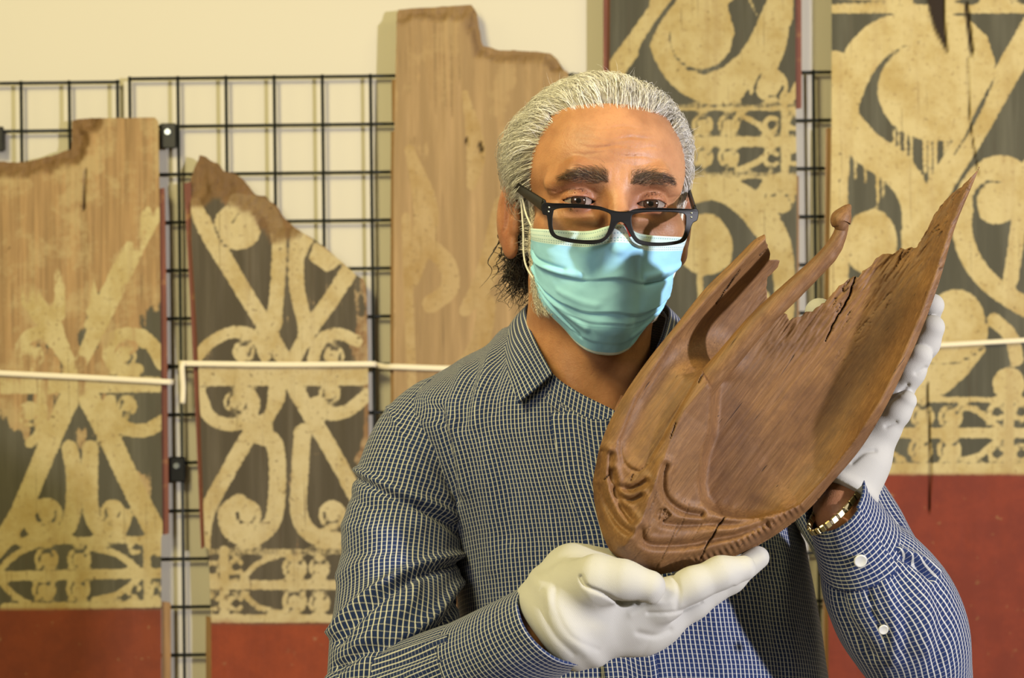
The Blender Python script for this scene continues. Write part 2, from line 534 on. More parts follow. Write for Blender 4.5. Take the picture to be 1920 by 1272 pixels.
def lath_material(name, col):
    t = NT(name); v = t.coord()
    g = t.noise(t.mapv(v, (160, 160, 8)), 1.0, 4, 0.6); b = t.noise(v, 30, 4)
    c = t.mix(t.step(g, 0.3, 0.7), tuple(x * 0.7 for x in col[:3]) + (1,), col)
    c = t.mix(t.math('MULTIPLY', t.step(b, 0.55, 0.7), 0.6), c, C(165, 125, 80))
    return t.fin(c, 0.75, t.bump(g, 0.3, 0.001))
M_lath_red = lath_material('red_edge_lath', C(122, 70, 54))
M_lath_tan = lath_material('tan_edge_lath', C(164, 128, 86))
FB = FLOOR_PY

# board at the far left
p = Paint()
p.frame(2.23, 0, 130)
p.line([(-60, 690), (40, 800), (130, 960), (220, 1090), (310, 1230)], 88)
p.line([(270, 690), (262, 840), (265, 960), (240, 1020)], 74).line([(345, 600), (345, 760), (360, 900), (385, 990)], 74)
p.line([(655, 560), (560, 740), (470, 930), (390, 1090), (310, 1240)], 92)
p.poly([(310, 1000), (362, 1095), (315, 1215), (266, 1095)], -1)
p.arc(160, 1180, (72, 78), 120, 330, 26).curl(140, 1200, 48)
p.arc(535, 1185, (82, 82), 60, 330, 26).curl(525, 1200, 46).line([(590, 1115), (640, 1160), (680, 1230)], 62)
p.frame(2.186, 0, 690)
p.poly([(0, 22), (664, 38), (664, 100), (0, 108)])
p.line([(345, 90), (430, 250), (520, 440), (600, 600), (670, 730)], 88).line([(300, 90), (220, 270), (140, 460), (70, 620), (0, 720), (-40, 760)], 84)
p.poly([(320, 170), (358, 250), (325, 330), (284, 255)], -1)
p.line([(285, 330), (303, 430), (300, 580), (275, 660), (220, 690), (150, 670), (120, 610)], 66).curl(190, 600, 66, 330, 540)
p.line([(370, 330), (368, 480), (375, 600), (420, 670), (480, 670), (510, 610)], 66).curl(462, 590, 50, 0, 200)
p.line([(664, 220), (600, 255), (520, 250), (465, 200), (450, 140)], 56).curl(520, 158, 42, 20, 240)
p.line([(170, 120), (175, 200), (160, 270), (120, 310)], 40).curl(120, 190, 52, 0, 180)
p.line([(0, 712), (664, 704)], 28).line([(0, 855), (664, 842)], 40).line([(602, 700), (605, 960)], 30)
for cx, cy in ((190, 785), (325, 785), (180, 910), (320, 908)): p.curl(cx, cy, 50, 100, 330)
p.line([(-20, 850), (60, 770), (170, 715)], 26).line([(370, 735), (480, 765), (570, 830)], 28).line([(570, 860), (490, 925), (380, 955)], 26).line([(-10, 865), (60, 935), (130, 975)], 26)
for cx, cy in ((555, 735), (640, 740), (550, 915), (640, 915)): p.arc(cx, cy, 24, 60, 330, 9)
p.poly([(0, 965), (664, 955), (664, 982), (0, 1000)])
O1 = np.vstack([jag([(-70, 300), (0, 303), (47, 304), (80, 297), (108, 289), (133, 281)], 2.0), [(135, 262), (135, 227)], jag([(140, 225), (164, 222), (230, 221), (290, 220)], 1.0),
                [(297, 226), (299, 350), (302, 700), (305, 1000), (302, 1008), (305, FB), (-70, FB)]])
def bare1(X, Y):
    b = 0.85 * smoothstep(330, 120, X + 0.35 * (Y - 620)) * smoothstep(860, 700, Y) + 0.55 * smoothstep(600, 500, Y) + 0.9 * smoothstep(430, 330, Y)
    b = b + 0.55 * smoothstep(0.1, 0.6, fbm(X / 50, Y / 110, 2)) * smoothstep(1040, 900, Y) + 0.12
    k = seg_dist(X, Y, np.array([(287, 400), (220, 530), (165, 640)], float)); b = b - 0.45 * smoothstep(34, 12, k)
    return b
board(O1, p, board_material('painted_board_worn', 0.40, cream=C(186, 170, 124), wood=C(158, 127, 86), seed=1.0), 'weathered painted board at the far left with a notched top', 1143, bare1, broken=([(-70, 300), (0, 303), (47, 304), (108, 289), (133, 281), (136, 262), (135, 227), (164, 224)], 30, 0.9),
      cracks=[([(160, 320), (158, 390)], 2.5)],
      strips=[([(298, 354), (309, 352), (313, 600), (317, 1000), (309, 1005), (303, 1000), (300, 700)], M_lath_red, 0.007), ([(303, 1128), (320, 1130), (322, 1700), (304, 1700)], M_lath_tan, 0.012)])
# the darker broken ledge behind the notch of that board is part of its outline's thickness

# narrow board with the slanting broken top
p = Paint().frame(2.707, 320, 270)
p.line([(120, 300), (180, 430), (330, 680), (470, 910), (570, 1080)], [60, 88, 86, 84, 86])
p.disc(340, 420, (122, 118)).line([(330, 285), (470, 320), (545, 450), (545, 680), (530, 850), (525, 980)], [70, 78, 76, 74, 76, 84])
p.line([(315, 400), (345, 355), (400, 345), (440, 370)], 9, -1)
p.line([(455, 400), (480, 500), (400, 560)], 26, -1).line([(215, 400), (260, 500), (320, 545)], 12, -1)
p.poly([(640, 430), (880, 600), (850, 690), (660, 560)]).line([(648, 450), (636, 600), (645, 760), (680, 900), (690, 1000)], 78)
p.line([(715, 520), (690, 590), (720, 650), (800, 665), (870, 615)], [14, 18, 26, 34, 20], -1)
p.line([(900, 660), (800, 810), (700, 950), (620, 1090)], 84)
p.poly([(600, 850), (648, 970), (600, 1060), (545, 960)], -1)
p.line([(130, 1090), (200, 1010), (320, 955), (430, 980), (480, 1080)], 58).curl(370, 1055, 56)
p.line([(720, 1100), (760, 1000), (850, 965), (945, 1000)], 62).curl(830, 1075, 52, 200, 400)
p.frame(2.045, 320, 650)
p.poly([(105, 78), (762, 78), (762, 150), (105, 152)])
p.line([(110, 180), (150, 270), (235, 300), (305, 260), (315, 200), (265, 165)], 50).curl(245, 212, 42, 20, 250)
p.line([(750, 190), (680, 245), (610, 258), (560, 215)], 50).curl(610, 180, 42, 0, 200)
p.line([(410, 140), (392, 260), (310, 330), (215, 490), (140, 640), (135, 770)], [70, 64, 62, 60, 58, 30]).line([(470, 150), (540, 270), (640, 440), (720, 590)], 62)
p.poly([(440, 205), (490, 290), (445, 390), (388, 295)], -1)
p.line([(335, 340), (400, 380), (408, 560), (385, 680), (305, 738), (230, 705), (215, 640), (262, 598)], 66).curl(290, 645, 58, 0, 190)
p.line([(505, 330), (495, 500), (492, 640), (540, 720), (640, 745)], 66).curl(620, 645, 54, 0, 190)
p.line([(140, 787), (700, 787)], 18).line([(140, 915), (700, 915)], 36).line([(205, 780), (205, 1035)], 36)
p.line([(275, 890), (340, 830), (450, 790)], 22).line([(275, 945), (340, 1000), (460, 1030)], 22)
for cx, cy, r in ((475, 850, 48), (570, 850, 42), (475, 978, 48), (570, 985, 42)): p.curl(cx, cy, r, 100, 330)
for cx, cy in ((160, 855), (250, 845), (160, 985), (250, 985)): p.arc(cx, cy, 26, 40, 320, 9)
p.poly([(145, 1028), (700, 1028), (700, 1060), (145, 1060)])
top2 = jag([(357, 343), (363, 318), (375, 292), (392, 298), (409, 307), (420, 322), (442, 326), (468, 349), (476, 364), (497, 368), (523, 392), (530, 408), (556, 429)], 2.2, 6, 3)
O2 = np.vstack([top2, jag([(556, 429), (608, 462), (663, 512), (684, 526)], 1.2, 8, 5), [(688, 560), (691, 740), (692, 1030), (690, FB), (398, FB), (396, 1168), (391, 1031), (384, 1026), (370, 640), (359, 455)]])
def bare2(X, Y):
    b = 0.25 + 0.5 * smoothstep(0, -40, Y - (360 + 0.42 * (X - 360)) - 30) + 0.3 * smoothstep(0.3, 0.7, fbm(X / 50, Y / 90, 6))
    return b + 0.7 * smoothstep(655, 690, X - 12 * fbm(X / 40, Y / 60, 8)) * (Y > 520)
board(O2, p, board_material('painted_board_brown', 0.33, dark=C(76, 68, 54), cream=C(190, 174, 134), wood=C(134, 102, 70), red=C(126, 58, 36), seed=4.0), 'narrow painted board with a slanting broken top, left of the man', 1168, bare2, D=D_BOARD, broken=([(359, 345), (375, 294), (420, 324), (468, 351), (497, 370), (530, 410)], 46, 0.85),
      strips=[([(345, 344), (358, 341), (359, 455), (370, 640), (384, 1026), (377, 1030), (363, 700)], M_lath_red, 0.006), ([(386, 1155), (397, 1158), (399, 1700), (386, 1700)], M_lath_tan, 0.012)])

# tall bare board behind the man's head
p = Paint().frame(1.718, 680, 0)
p.line([(210, 790), (270, 850), (280, 930), (220, 980)], 58).line([(150, 480), (205, 690), (165, 900)], [30, 80, 40]).line([(330, 300), (365, 480), (350, 600)], [20, 60, 30]).line([(440, 650), (400, 880), (330, 1000)], [30, 70, 40]).line([(400, 980), (380, 1100), (330, 1180)], 60).line([(140, 700), (150, 1000), (160, 1270)], 30)
O3 = np.vstack([[(744, 22)], jag([(748, 18), (800, 14), (860, 10), (884, 9)], 1.0, 9, 2), jag([(884, 9), (894, 24), (899, 55), (905, 86), (914, 88), (936, 93), (985, 96), (1029, 99), (1046, 112), (1056, 130), (1066, 136)], 1.8, 7, 9),
                [(1070, 400), (1074, FB), (741, FB), (738, 740), (738, 300)]])
board(O3, p, board_material('bare_board', 0.34, dark=C(146, 120, 84), cream=C(172, 147, 105), wood=C(154, 126, 88), seed=9.0), 'tall bare wooden board behind the man with a stepped broken top', None,
      lambda X, Y: 0.35 + 0.45 * smoothstep(380, 120, Y) + 0.3 * fbm(X / 50, Y / 160, 4),
      broken=([(744, 22), (800, 16), (884, 11), (899, 55), (905, 88), (936, 95), (1029, 101), (1046, 114)], 22, 0.55),
      cracks=[([(900, 272), (903, 282)], 5), ([(874, 264), (876, 270)], 4)],
      strips=[([(734, 150), (742, 148), (742, 228), (735, 230)], M_lath_tan, 0.008), ([(733, 247), (741, 245), (741, 700), (741, 1700), (735, 1700), (732, 600)], M_lath_tan, 0.008)])

# board between the man's head and the gap
p = Paint().frame(2.051, 1110, 0)
p.disc(485, 90, (272, 312)).poly([(150, -420), (780, -420), (772, 80), (640, 300), (300, -60)], 1)
p.poly([(600, -40), (560, -120), (470, -200), (700, -400), (760, -200), (640, 75)], -1)
p.poly([(520, 20), (580, -40), (642, 76), (600, 160), (560, 215), (500, 262), (430, 288), (370, 272), (320, 225), (298, 160), (312, 190), (350, 240), (420, 262), (480, 245), (530, 195), (548, 120)], -1)
p.disc(420, 140, (120, 124)).arc(420, 140, (121, 125), 130, 190, 3, 2, sign=-1)
p.line([(320, -60), (220, 90), (80, 280)], 76)
p.line([(345, -40), (250, 90), (195, 190)], [16, 20, 34], -1)
p.disc(690, 330, 64).line([(735, 395), (770, 370), (790, 330)], 34).line([(735, 330), (712, 372), (680, 372)], 12, -1).line([(640, 400), (625, 340), (650, 285)], 10, -1)
p.poly([(620, 395), (560, 405), (600, 340)], -1)
p.frame(2.051, 1110, 0)
p.poly([(60, 404), (790, 404), (790, 690), (60, 690)], -1)
p.line([(60, 415), (790, 415)], 20).line([(60, 545), (790, 545)], 40).line([(60, 676), (790, 676)], 20)
for cx, cy in ((425, 480), (525, 480), (425, 605), (525, 605), (240, 480), (240, 605), (140, 480), (140, 605)): p.curl(cx, cy, 42, 100, 330)
p.line([(565, 440), (640, 480), (690, 530)], 22).line([(560, 655), (640, 620), (690, 570)], 22).line([(742, 415), (742, 676)], 30)
for cx, cy in ((690, 480), (690, 612), (778, 470), (778, 605)): p.arc(cx, cy, 26, 40, 320, 9)
p.line([(330, 760), (460, 725), (570, 760), (660, 850), (720, 960), (740, 1100), (735, 1300)], [90, 90, 110, 120, 100, 80, 70]).disc(440, 940, 118)
p.line([(370, 815), (440, 800), (520, 850), (560, 930), (555, 1030), (510, 1080)], [6, 12, 34, 40, 56, 60], -1)
p.disc(725, 765, 56).line([(650, 740), (690, 695), (750, 690), (800, 730)], 40).line([(770, 790), (735, 740), (690, 755)], 9, -1)
p.line([(300, 1120), (380, 1150), (520, 1140)], 60, -1).line([(415, 1060), (418, 1180)], 22)
p.disc(440, 1380, 150).line([(640, 1150), (600, 1300), (640, 1500)], 90)
O4 = [(1146, -330), (1490, -330), (1492, 200), (1494, 340), (1490, FB), (1140, FB), (1142, 300)]
p.line([(110, 1010), (160, 840), (260, 750), (330, 760)], [60, 80, 90, 90]).disc(150, 1180, 100).line([(90, 1300), (250, 1250), (400, 1330), (520, 1440)], 70)
p.frame(1.894, 1130, 600)
p.poly([(0, 268), (700, 268), (700, 552), (0, 552)], -1).line([(0, 284), (700, 284)], 18).line([(0, 402), (700, 402)], 36).poly([(0, 508), (700, 508), (700, 552), (0, 552)])
for cx in (90, 190, 400, 500):
    for cy in (343, 461): p.curl(cx, cy, 44, 100, 330)
for cx in (295, 610): p.line([(cx, 275), (cx, 515)], 34)
for cx, cy in ((260, 330), (330, 330), (260, 475), (330, 475), (575, 330), (645, 330), (575, 475), (645, 475)): p.arc(cx, cy, 24, 40, 320, 9)
board(O4, p, board_material('painted_board_dark', 0.16, dark=C(72, 69, 56), cream=C(180, 163, 116), wood=C(150, 116, 72), seed=13.0), 'tall painted board with large spirals just right of the head', 891, None,
      cracks=[],
      strips=[([(1489, -300), (1502, -300), (1503, 203), (1491, 205)], M_lath_red, 0.008), ([(1131, -300), (1147, -300), (1143, 300), (1141, 1700), (1131, 1700)], M_lath_red, 0.006), ([(1492, 330), (1498, 330), (1500, 1700), (1490, 1700)], M_lath_tan, 0.008)])

# widest board, far right
p = Paint().frame(2.052, 1500, 0)
p.line([(120, 34), (1000, 34)], 34)
p.line([(150, -20), (330, -10), (420, 5)], 30).line([(560, 0), (700, -30), (760, 10)], 24).line([(700, 10), (840, -10)], 24).line([(120, -110), (1000, -110)], 30)
p.poly([(120, 240), (150, 250), (185, 170), (260, 95), (340, 60), (430, 45), (560, 45), (650, 75), (720, 140), (752, 240), (740, 330), (690, 430), (620, 500), (530, 540), (400, 560), (215, 480), (120, 480)])
p.poly([(475, 156), (400, 174), (345, 206), (296, 256), (252, 336), (230, 400), (212, 470), (300, 540), (420, 640), (520, 560), (330, 440), (298, 350), (320, 270), (370, 215), (420, 185)], -1)
p.disc(525, 347, (226, 196))
p.line([(135, 250), (135, 700), (130, 1270), (130, 1500)], 110)
p.line([(150, 430), (250, 560), (370, 650), (440, 760), (445, 900), (440, 1060)], [110, 130, 130, 120, 110, 100])
p.line([(900, 100), (780, 310), (660, 520), (560, 680), (480, 830)], 98)
p.line([(748, 300), (690, 420), (640, 520), (590, 600)], [4, 18, 10, 6], -1)
p.disc(270, 930, (104, 128)).line([(385, 870), (375, 800), (345, 740)], [20, 22, 10], -1)
p.poly([(195, 640), (260, 690), (340, 760), (365, 830), (290, 800), (210, 830), (186, 880), (184, 700)], -1)
p.line([(862, 690), (800, 640), (720, 650), (650, 730), (622, 860), (650, 980), (720, 1080), (830, 1160), (930, 1210)], 78).disc(755, 765, (92, 98))
p.line([(775, 705), (720, 700), (672, 760), (690, 850)], [6, 12, 18, 14], -1)
p.line([(880, 640), (850, 800), (825, 980), (810, 1080)], 58)
p.disc(600, 1240, (112, 126)).line([(440, 1060), (440, 1200), (430, 1400)], 70)
for x, y0, y1, w in ((362, 500, 585, 10), (380, 500, 600, 9), (405, 510, 620, 11), (428, 520, 650, 10), (480, 530, 660, 16), (500, 530, 720, 14), (520, 530, 750, 14), (556, 530, 620, 9), (572, 520, 690, 12), (212, 600, 690, 10), (250, 620, 700, 9), (298, 650, 780, 12), (318, 660, 760, 9)):
    p.line([(x, y0), (x + 2, y1)], w)
p.frame(1.894, 1600, 600)
p.poly([(120, 40), (480, 20), (470, 110), (400, 200), (330, 262), (240, 285), (120, 280)]).line([(230, 150), (320, 160), (400, 140), (470, 90)], [6, 8, 9, 6], -1)
p.poly([(500, -20), (470, 110), (400, 200), (330, 265), (620, 265), (620, 60)], -1).disc(552, 228, 58).line([(500, 0), (560, 60), (580, 140)], 50)
p.poly([(-40, 270), (620, 270), (620, 550), (-40, 550)], -1)
p.line([(-40, 284), (620, 284)], 18).line([(-40, 402), (620, 402)], 36).poly([(-40, 508), (620, 508), (620, 552), (-40, 552)])
for cx, cy in ((245, 343), (345, 345), (238, 460), (340, 462), (60, 345), (60, 460)): p.curl(cx, cy, 44, 100, 330)
p.line([(385, 305), (450, 330), (520, 390)], 22).line([(385, 500), (450, 480), (520, 420)], 22).line([(552, 270), (552, 520)], 36).line([(180, 500), (100, 450), (60, 420)], 20)
for cx, cy in ((510, 327), (510, 475), (596, 327), (596, 475)): p.arc(cx, cy, 26, 40, 320, 9)
O5 = [(1560, -330), (2010, -330), (2014, FB), (1552, FB), (1554, 600), (1559, 240)]
board(O5, p, board_material('painted_board_cream', 0.14, dark=C(76, 73, 58), cream=C(194, 176, 126), wood=C(160, 122, 74), red=C(116, 50, 34), seed=21.0), 'wide painted board with a large white disc at the far right', 891, None,
      cracks=[([(1752, -40), (1760, 40), (1775, 95)], [40, 24, 3]), ([(1812, 10), (1822, 100)], 7), ([(1815, 110), (1818, 220), (1834, 330)], 1.4), ([(1738, 720), (1744, 860), (1742, 960)], 2.6)],
      strips=[([(1548, 240), (1560, 240), (1555, 600), (1553, 1700), (1543, 1700), (1545, 600)], M_lath_tan, 0.010)])

# ---------------------------------------------------------------- cotton tapes tying the boards
t = NT('cotton_tape'); tv = t.coord(); tn = t.noise(tv, 700, 2)
M_tape = t.fin(t.mix(tn, C(222, 208, 176), C(240, 230, 204)), 0.85, t.bump(tn, 0.3, 0.0006))
def tape(pts, label, w=0.0044, D=D_BOARD - 0.005, extra=None):
    P = catmull(np.array([W(x, y, D + (d if d else 0)) for x, y, d in pts]), 24)
    V, F = tube(P, w, 8, True, flat=0.0013, up=None)
    if extra is not None:
        P2 = catmull(np.array([W(x, y, D + d) for x, y, d in extra]), 16)
        V2, F2 = tube(P2, w, 8, True, flat=0.0016, up=(1, 0, 0))
        F = F + [tuple(i + len(V) for i in f) for f in F2]; V = np.vstack([V, V2])
    return tag(put('cotton_tape', V, F, M_tape), label, 'tape', 'white cotton tapes round the boards')
tape([(-82, 694, 0.018), (-74, 695, 0), (0, 700, 0), (160, 708, 0), (305, 716, 0), (322, 717, 0.012), (328, 716, 0.022)], 'white cotton tape across the leftmost board')
tape([(336, 692, 0.022), (341, 683, 0.008), (352, 682, 0), (520, 684, 0), (690, 683, 0), (697, 684, 0.020)], 'white cotton tape with a loose hanging end across the narrow broken board', extra=[(345, 678, -0.002), (341, 690, -0.003), (343, 725, 0), (342, 757, 0.001)])
tape([(701, 684, 0.022), (722, 688, 0.008), (745, 688, 0), (830, 691, 0), (1066, 697, 0), (1078, 697, 0.012), (1082, 697, 0.022)], 'white cotton tape crossing the tall bare board beside the shoulder')
tape([(1532, 661, 0.022), (1541, 659, 0), (1562, 657, 0), (1740, 648, 0), (1920, 638, 0), (2016, 633, 0), (2024, 633, 0.018)], 'white cotton tape across the wide board beside the raised glove')
# ---------------------------------------------------------------- implicit surfaces -> mesh
def smin(a, b, k):
    h = np.clip(0.5 + 0.5 * (b - a) / k, 0, 1)
    return b + (a - b) * h - k * h * (1 - h)
def smax(a, b, k): return -smin(-a, -b, k)
def s_cone(p, a, b, r1, r2):
    a = np.asarray(a, float); d = np.asarray(b, float) - a
    t = np.clip(((p - a) @ d) / (d @ d), 0, 1)
    return np.linalg.norm(p - a - t[:, None] * d, axis=1) - (r1 + (r2 - r1) * t)
def s_chain(p, pts, k=0.004):
    """pts rows x,y,z,r"""
    d = None
    for a, b in zip(pts[:-1], pts[1:]):
        e = s_cone(p, a[:3], b[:3], a[3], b[3])
        d = e if d is None else smin(d, e, k)
    return d
def s_ell(p, c, r, R=None):
    q = p - np.asarray(c, float)
    if R is not None: q = q @ R
    r = np.asarray(r, float)
    k0 = np.linalg.norm(q / r, axis=1); k1 = np.linalg.norm(q / (r * r), axis=1) + 1e-12
    return k0 * (k0 - 1) / k1
def s_ball(p, c, r): return np.linalg.norm(p - np.asarray(c, float), axis=1) - r

def surface_nets(f, lo, hi, h, slack=1.6, newton=1):
    lo = np.asarray(lo, float); B = 4; slack = min(slack, 1.3)
    nb = np.ceil((np.asarray(hi, float) - lo) / (h * B)).astype(int)
    n = nb * B
    V = np.full(n, 1.0, np.float32)
    bi = np.stack(np.meshgrid(*[np.arange(k) for k in nb], indexing='ij'), -1).reshape(-1, 3)
    cc = lo + (bi * B + (B - 1) / 2) * h
    cv = f(cc)
    act = np.abs(cv) < B * h * 0.87 * slack
    off = np.stack(np.meshgrid(*[np.arange(B)] * 3, indexing='ij'), -1).reshape(-1, 3)
    V5 = V.reshape(nb[0], B, nb[1], B, nb[2], B)
    sg = np.where(cv < 0, -1.0, 1.0).astype(np.float32).reshape(nb)
    V5[:] = sg[:, None, :, None, :, None]
    ab = bi[act]
    for s in range(0, len(ab), 6000):
        bb = ab[s:s + 6000]
        g = (bb[:, None] * B + off[None]).reshape(-1, 3)
        V[g[:, 0], g[:, 1], g[:, 2]] = f(lo + g * h)
    ins = V < 0
    c = ins[:-1, :-1, :-1].astype(np.int8)
    tot = sum(ins[i:n[0] - 1 + i, j:n[1] - 1 + j, k:n[2] - 1 + k].astype(np.int8) for i in (0, 1) for j in (0, 1) for k in (0, 1))
    cells = np.argwhere((tot > 0) & (tot < 8))
    vid = np.full(n - 1, -1, np.int32); vid[tuple(cells.T)] = np.arange(len(cells))
    cor = np.array([(i, j, k) for i in (0, 1) for j in (0, 1) for k in (0, 1)])
    cvv = np.stack([V[cells[:, 0] + q[0], cells[:, 1] + q[1], cells[:, 2] + q[2]] for q in cor], 1)
    acc = np.zeros((len(cells), 3)); cnt = np.zeros(len(cells))
    for a in range(8):
        for b in range(a + 1, 8):
            if np.abs(cor[a] - cor[b]).sum() != 1: continue
            va, vb = cvv[:, a], cvv[:, b]; m = (va < 0) != (vb < 0)
            t = np.where(m, va / (va - vb + 1e-20), 0)
            acc += np.where(m[:, None], cor[a] + t[:, None] * (cor[b] - cor[a]), 0); cnt += m
    P = lo + (cells + acc / cnt[:, None]) * h
    F = []
    for ax in range(3):
        o1, o2 = [(1, 2), (2, 0), (0, 1)][ax]
        sl0 = [slice(None)] * 3; sl1 = [slice(None)] * 3; sl0[ax] = slice(0, -1); sl1[ax] = slice(1, None)
        A = ins[tuple(sl0)]; Bn = ins[tuple(sl1)]
        e = np.argwhere(A != Bn)
        e = e[(e[:, o1] > 0) & (e[:, o2] > 0) & (e[:, o1] < n[o1] - 1) & (e[:, o2] < n[o2] - 1)]
        def cell(d1, d2):
            q = e.copy(); q[:, o1] -= d1; q[:, o2] -= d2
            return vid[q[:, 0], q[:, 1], q[:, 2]]
        qd = np.stack([cell(1, 1), cell(0, 1), cell(0, 0), cell(1, 0)], 1)
        flip = ~A[tuple(e.T)]
        qd[flip] = qd[flip][:, ::-1]
        F.append(qd)
    F = np.vstack(F); F = F[(F >= 0).all(1)]
    for _ in range(newton):
        d = f(P); gr = grad(f, P, h * 0.5)
        P = P - np.clip(d, -h, h)[:, None] * gr
    return P, F
def grad(f, P, e):
    g = np.stack([f(P + np.array(v) * e) - f(P - np.array(v) * e) for v in ((1, 0, 0), (0, 1, 0), (0, 0, 1))], 1)
    return g / (np.linalg.norm(g, axis=1)[:, None] + 1e-12)

# ---------------------------------------------------------------- carved wooden vessel
D_VES = 1.335
def wood_material():
    t = NT('old_brown_wood'); v = t.coord()
    gv = t.mapv(v, (1, 1, 1), rot=(0, math.radians(-38), 0))         # local z along the grain
    g = t.noise(t.mapv(gv, (520, 520, 26)), 1.0, 5, 0.68, 0.1)
    gf = t.noise(t.mapv(gv, (900, 900, 50)), 1.0, 3, 0.6)
    cr = t.noise(t.mapv(gv, (420, 420, 22)), 1.0, 2, 0.5, 0.2)
    crk = t.step(cr, 0.70, 0.76)
    blot = t.noise(t.mapv(gv, (34, 34, 10)), 1.0, 5, 0.62); pores = t.noise(v, 700, 3, 0.6)
    c = t.mix(t.step(g, 0.15, 0.9), C(98, 69, 41), C(142, 103, 62))
    c = t.mix(t.math('MULTIPLY', t.step(blot, 0.38, 0.66), 0.40), c, C(106, 72, 48))
    c = t.mix(t.math('MULTIPLY', t.step(gf, 0.45, 0.75), 0.25), c, C(170, 130, 88))
    c = t.mix(t.math('MULTIPLY', crk, 0.85), c, C(38, 24, 14))
    mott = t.noise(v, 55, 5, 0.65); c = t.mix(t.math('MULTIPLY', t.step(mott, 0.42, 0.7), 0.45), c, C(84, 58, 40))
    c = t.mix(t.math('MULTIPLY', t.step(pores, 0.6, 0.75), 0.35), c, C(70, 42, 24))
    c = t.mix(t.attr('crack'), c, C(24, 15, 9))
    h = t.math('SUBTRACT', t.math('ADD', t.math('MULTIPLY', g, 0.7), t.math('MULTIPLY', gf, 0.35)), t.math('MULTIPLY', crk, 1.2))
    h = t.math('ADD', h, t.math('MULTIPLY', pores, 0.25))
    return t.fin(c, t.math('ADD', 0.48, t.math('MULTIPLY', g, 0.2)), t.bump(h, 0.30, 0.0009), Specular_IOR_Level=0.32)
M_wood = wood_material()

z1 = lambda L: [(1090 + x / 3.741, 760 + y / 3.741) for x, y in L]
LO = [(1432, 440), (1413, 451), (1389, 475), (1363, 501), (1319, 545), (1269, 608), (1218, 671), (1174, 734), (1143, 791), (1124, 841), (1111, 904)]
PR = [(1114, 940), (1121, 975), (1133, 1011), (1149, 1038), (1187, 1060), (1237, 1078)]
RO = [(1288, 1068), (1332, 1058), (1394, 1037), (1457, 1002), (1514, 958), (1558, 908), (1615, 840), (1659, 767), (1699, 686), (1734, 604), (1762, 526), (1791, 426), (1822, 350), (1838, 311)]
BR = jag([(1835, 313), (1828, 324), (1803, 350), (1785, 362), (1766, 384), (1752, 402), (1740, 428), (1728, 448), (1718, 466), (1706, 464), (1697, 469), (1688, 465), (1672, 477), (1655, 476), (1640, 488), (1633, 500), (1617, 508), (1610, 520), (1603, 518), (1585, 528), (1570, 540), (1560, 553), (1546, 567), (1538, 572), (1524, 584), (1512, 585), (1500, 594), (1486, 597), (1480, 602), (1476, 590), (1468, 588)], 1.6, 4, 11)
BL = jag([(1446, 570), (1438, 556), (1437, 535), (1440, 520), (1449, 512), (1458, 500), (1461, 489), (1452, 486), (1442, 488), (1444, 476), (1440, 464), (1436, 452), (1434, 440)], 1.5, 4, 13)
solid = np.vstack([catmull(LO, 60), catmull(PR, 30), catmull(RO, 80)])
solid_d = np.vstack([[(1520, 350)], LO, PR, RO, [(1870, 230)]])
OUTV = np.vstack([solid, BR, BL])
LT_L = [(1520, 372), (1440, 446), (1380, 508), (1330, 560), (1262, 638), (1194, 745), (1173, 798), (1162, 827), (1163, 850), (1169, 868), (1183, 881), (1196, 884)]
LT_R = [(1196, 884), (1211, 874), (1234, 837), (1256, 799), (1278, 760), (1313, 702), (1370, 630), (1430, 560), (1500, 480), (1560, 410)]
RT_R = [(1600, 430), (1520, 525), (1466, 596), (1424, 645), (1389, 700), (1352, 760), (1329, 812), (1315, 856), (1309, 908), (1316, 938), (1332, 956), (1355, 968)]
RT_M = [(1355, 968), (1378, 972), (1400, 974), (1424, 971), (1475, 958), (1500, 946), (1548, 895), (1603, 824), (1648, 752), (1688, 672), (1723, 592), (1752, 514), (1782, 418), (1815, 342), (1846, 280), (1870, 235)]
RIDGE_L = [(1196, 884), (1211, 874), (1234, 837), (1256, 799), (1278, 760), (1303, 718), (1316, 698)]
RIDGE_T = [(1322, 706), (1335, 728), (1333, 770)]
CREST = z1([(300, 990), (330, 960), (420, 820), (480, 650), (560, 430), (640, 200), (720, 40)]) + [(1325, 722), (1400, 630), (1470, 555), (1560, 460)]
prof = lambda t: np.sqrt(np.clip(1 - (1 - np.clip(t, 0, 1)) ** 2, 0, 1))
MM = 0.415
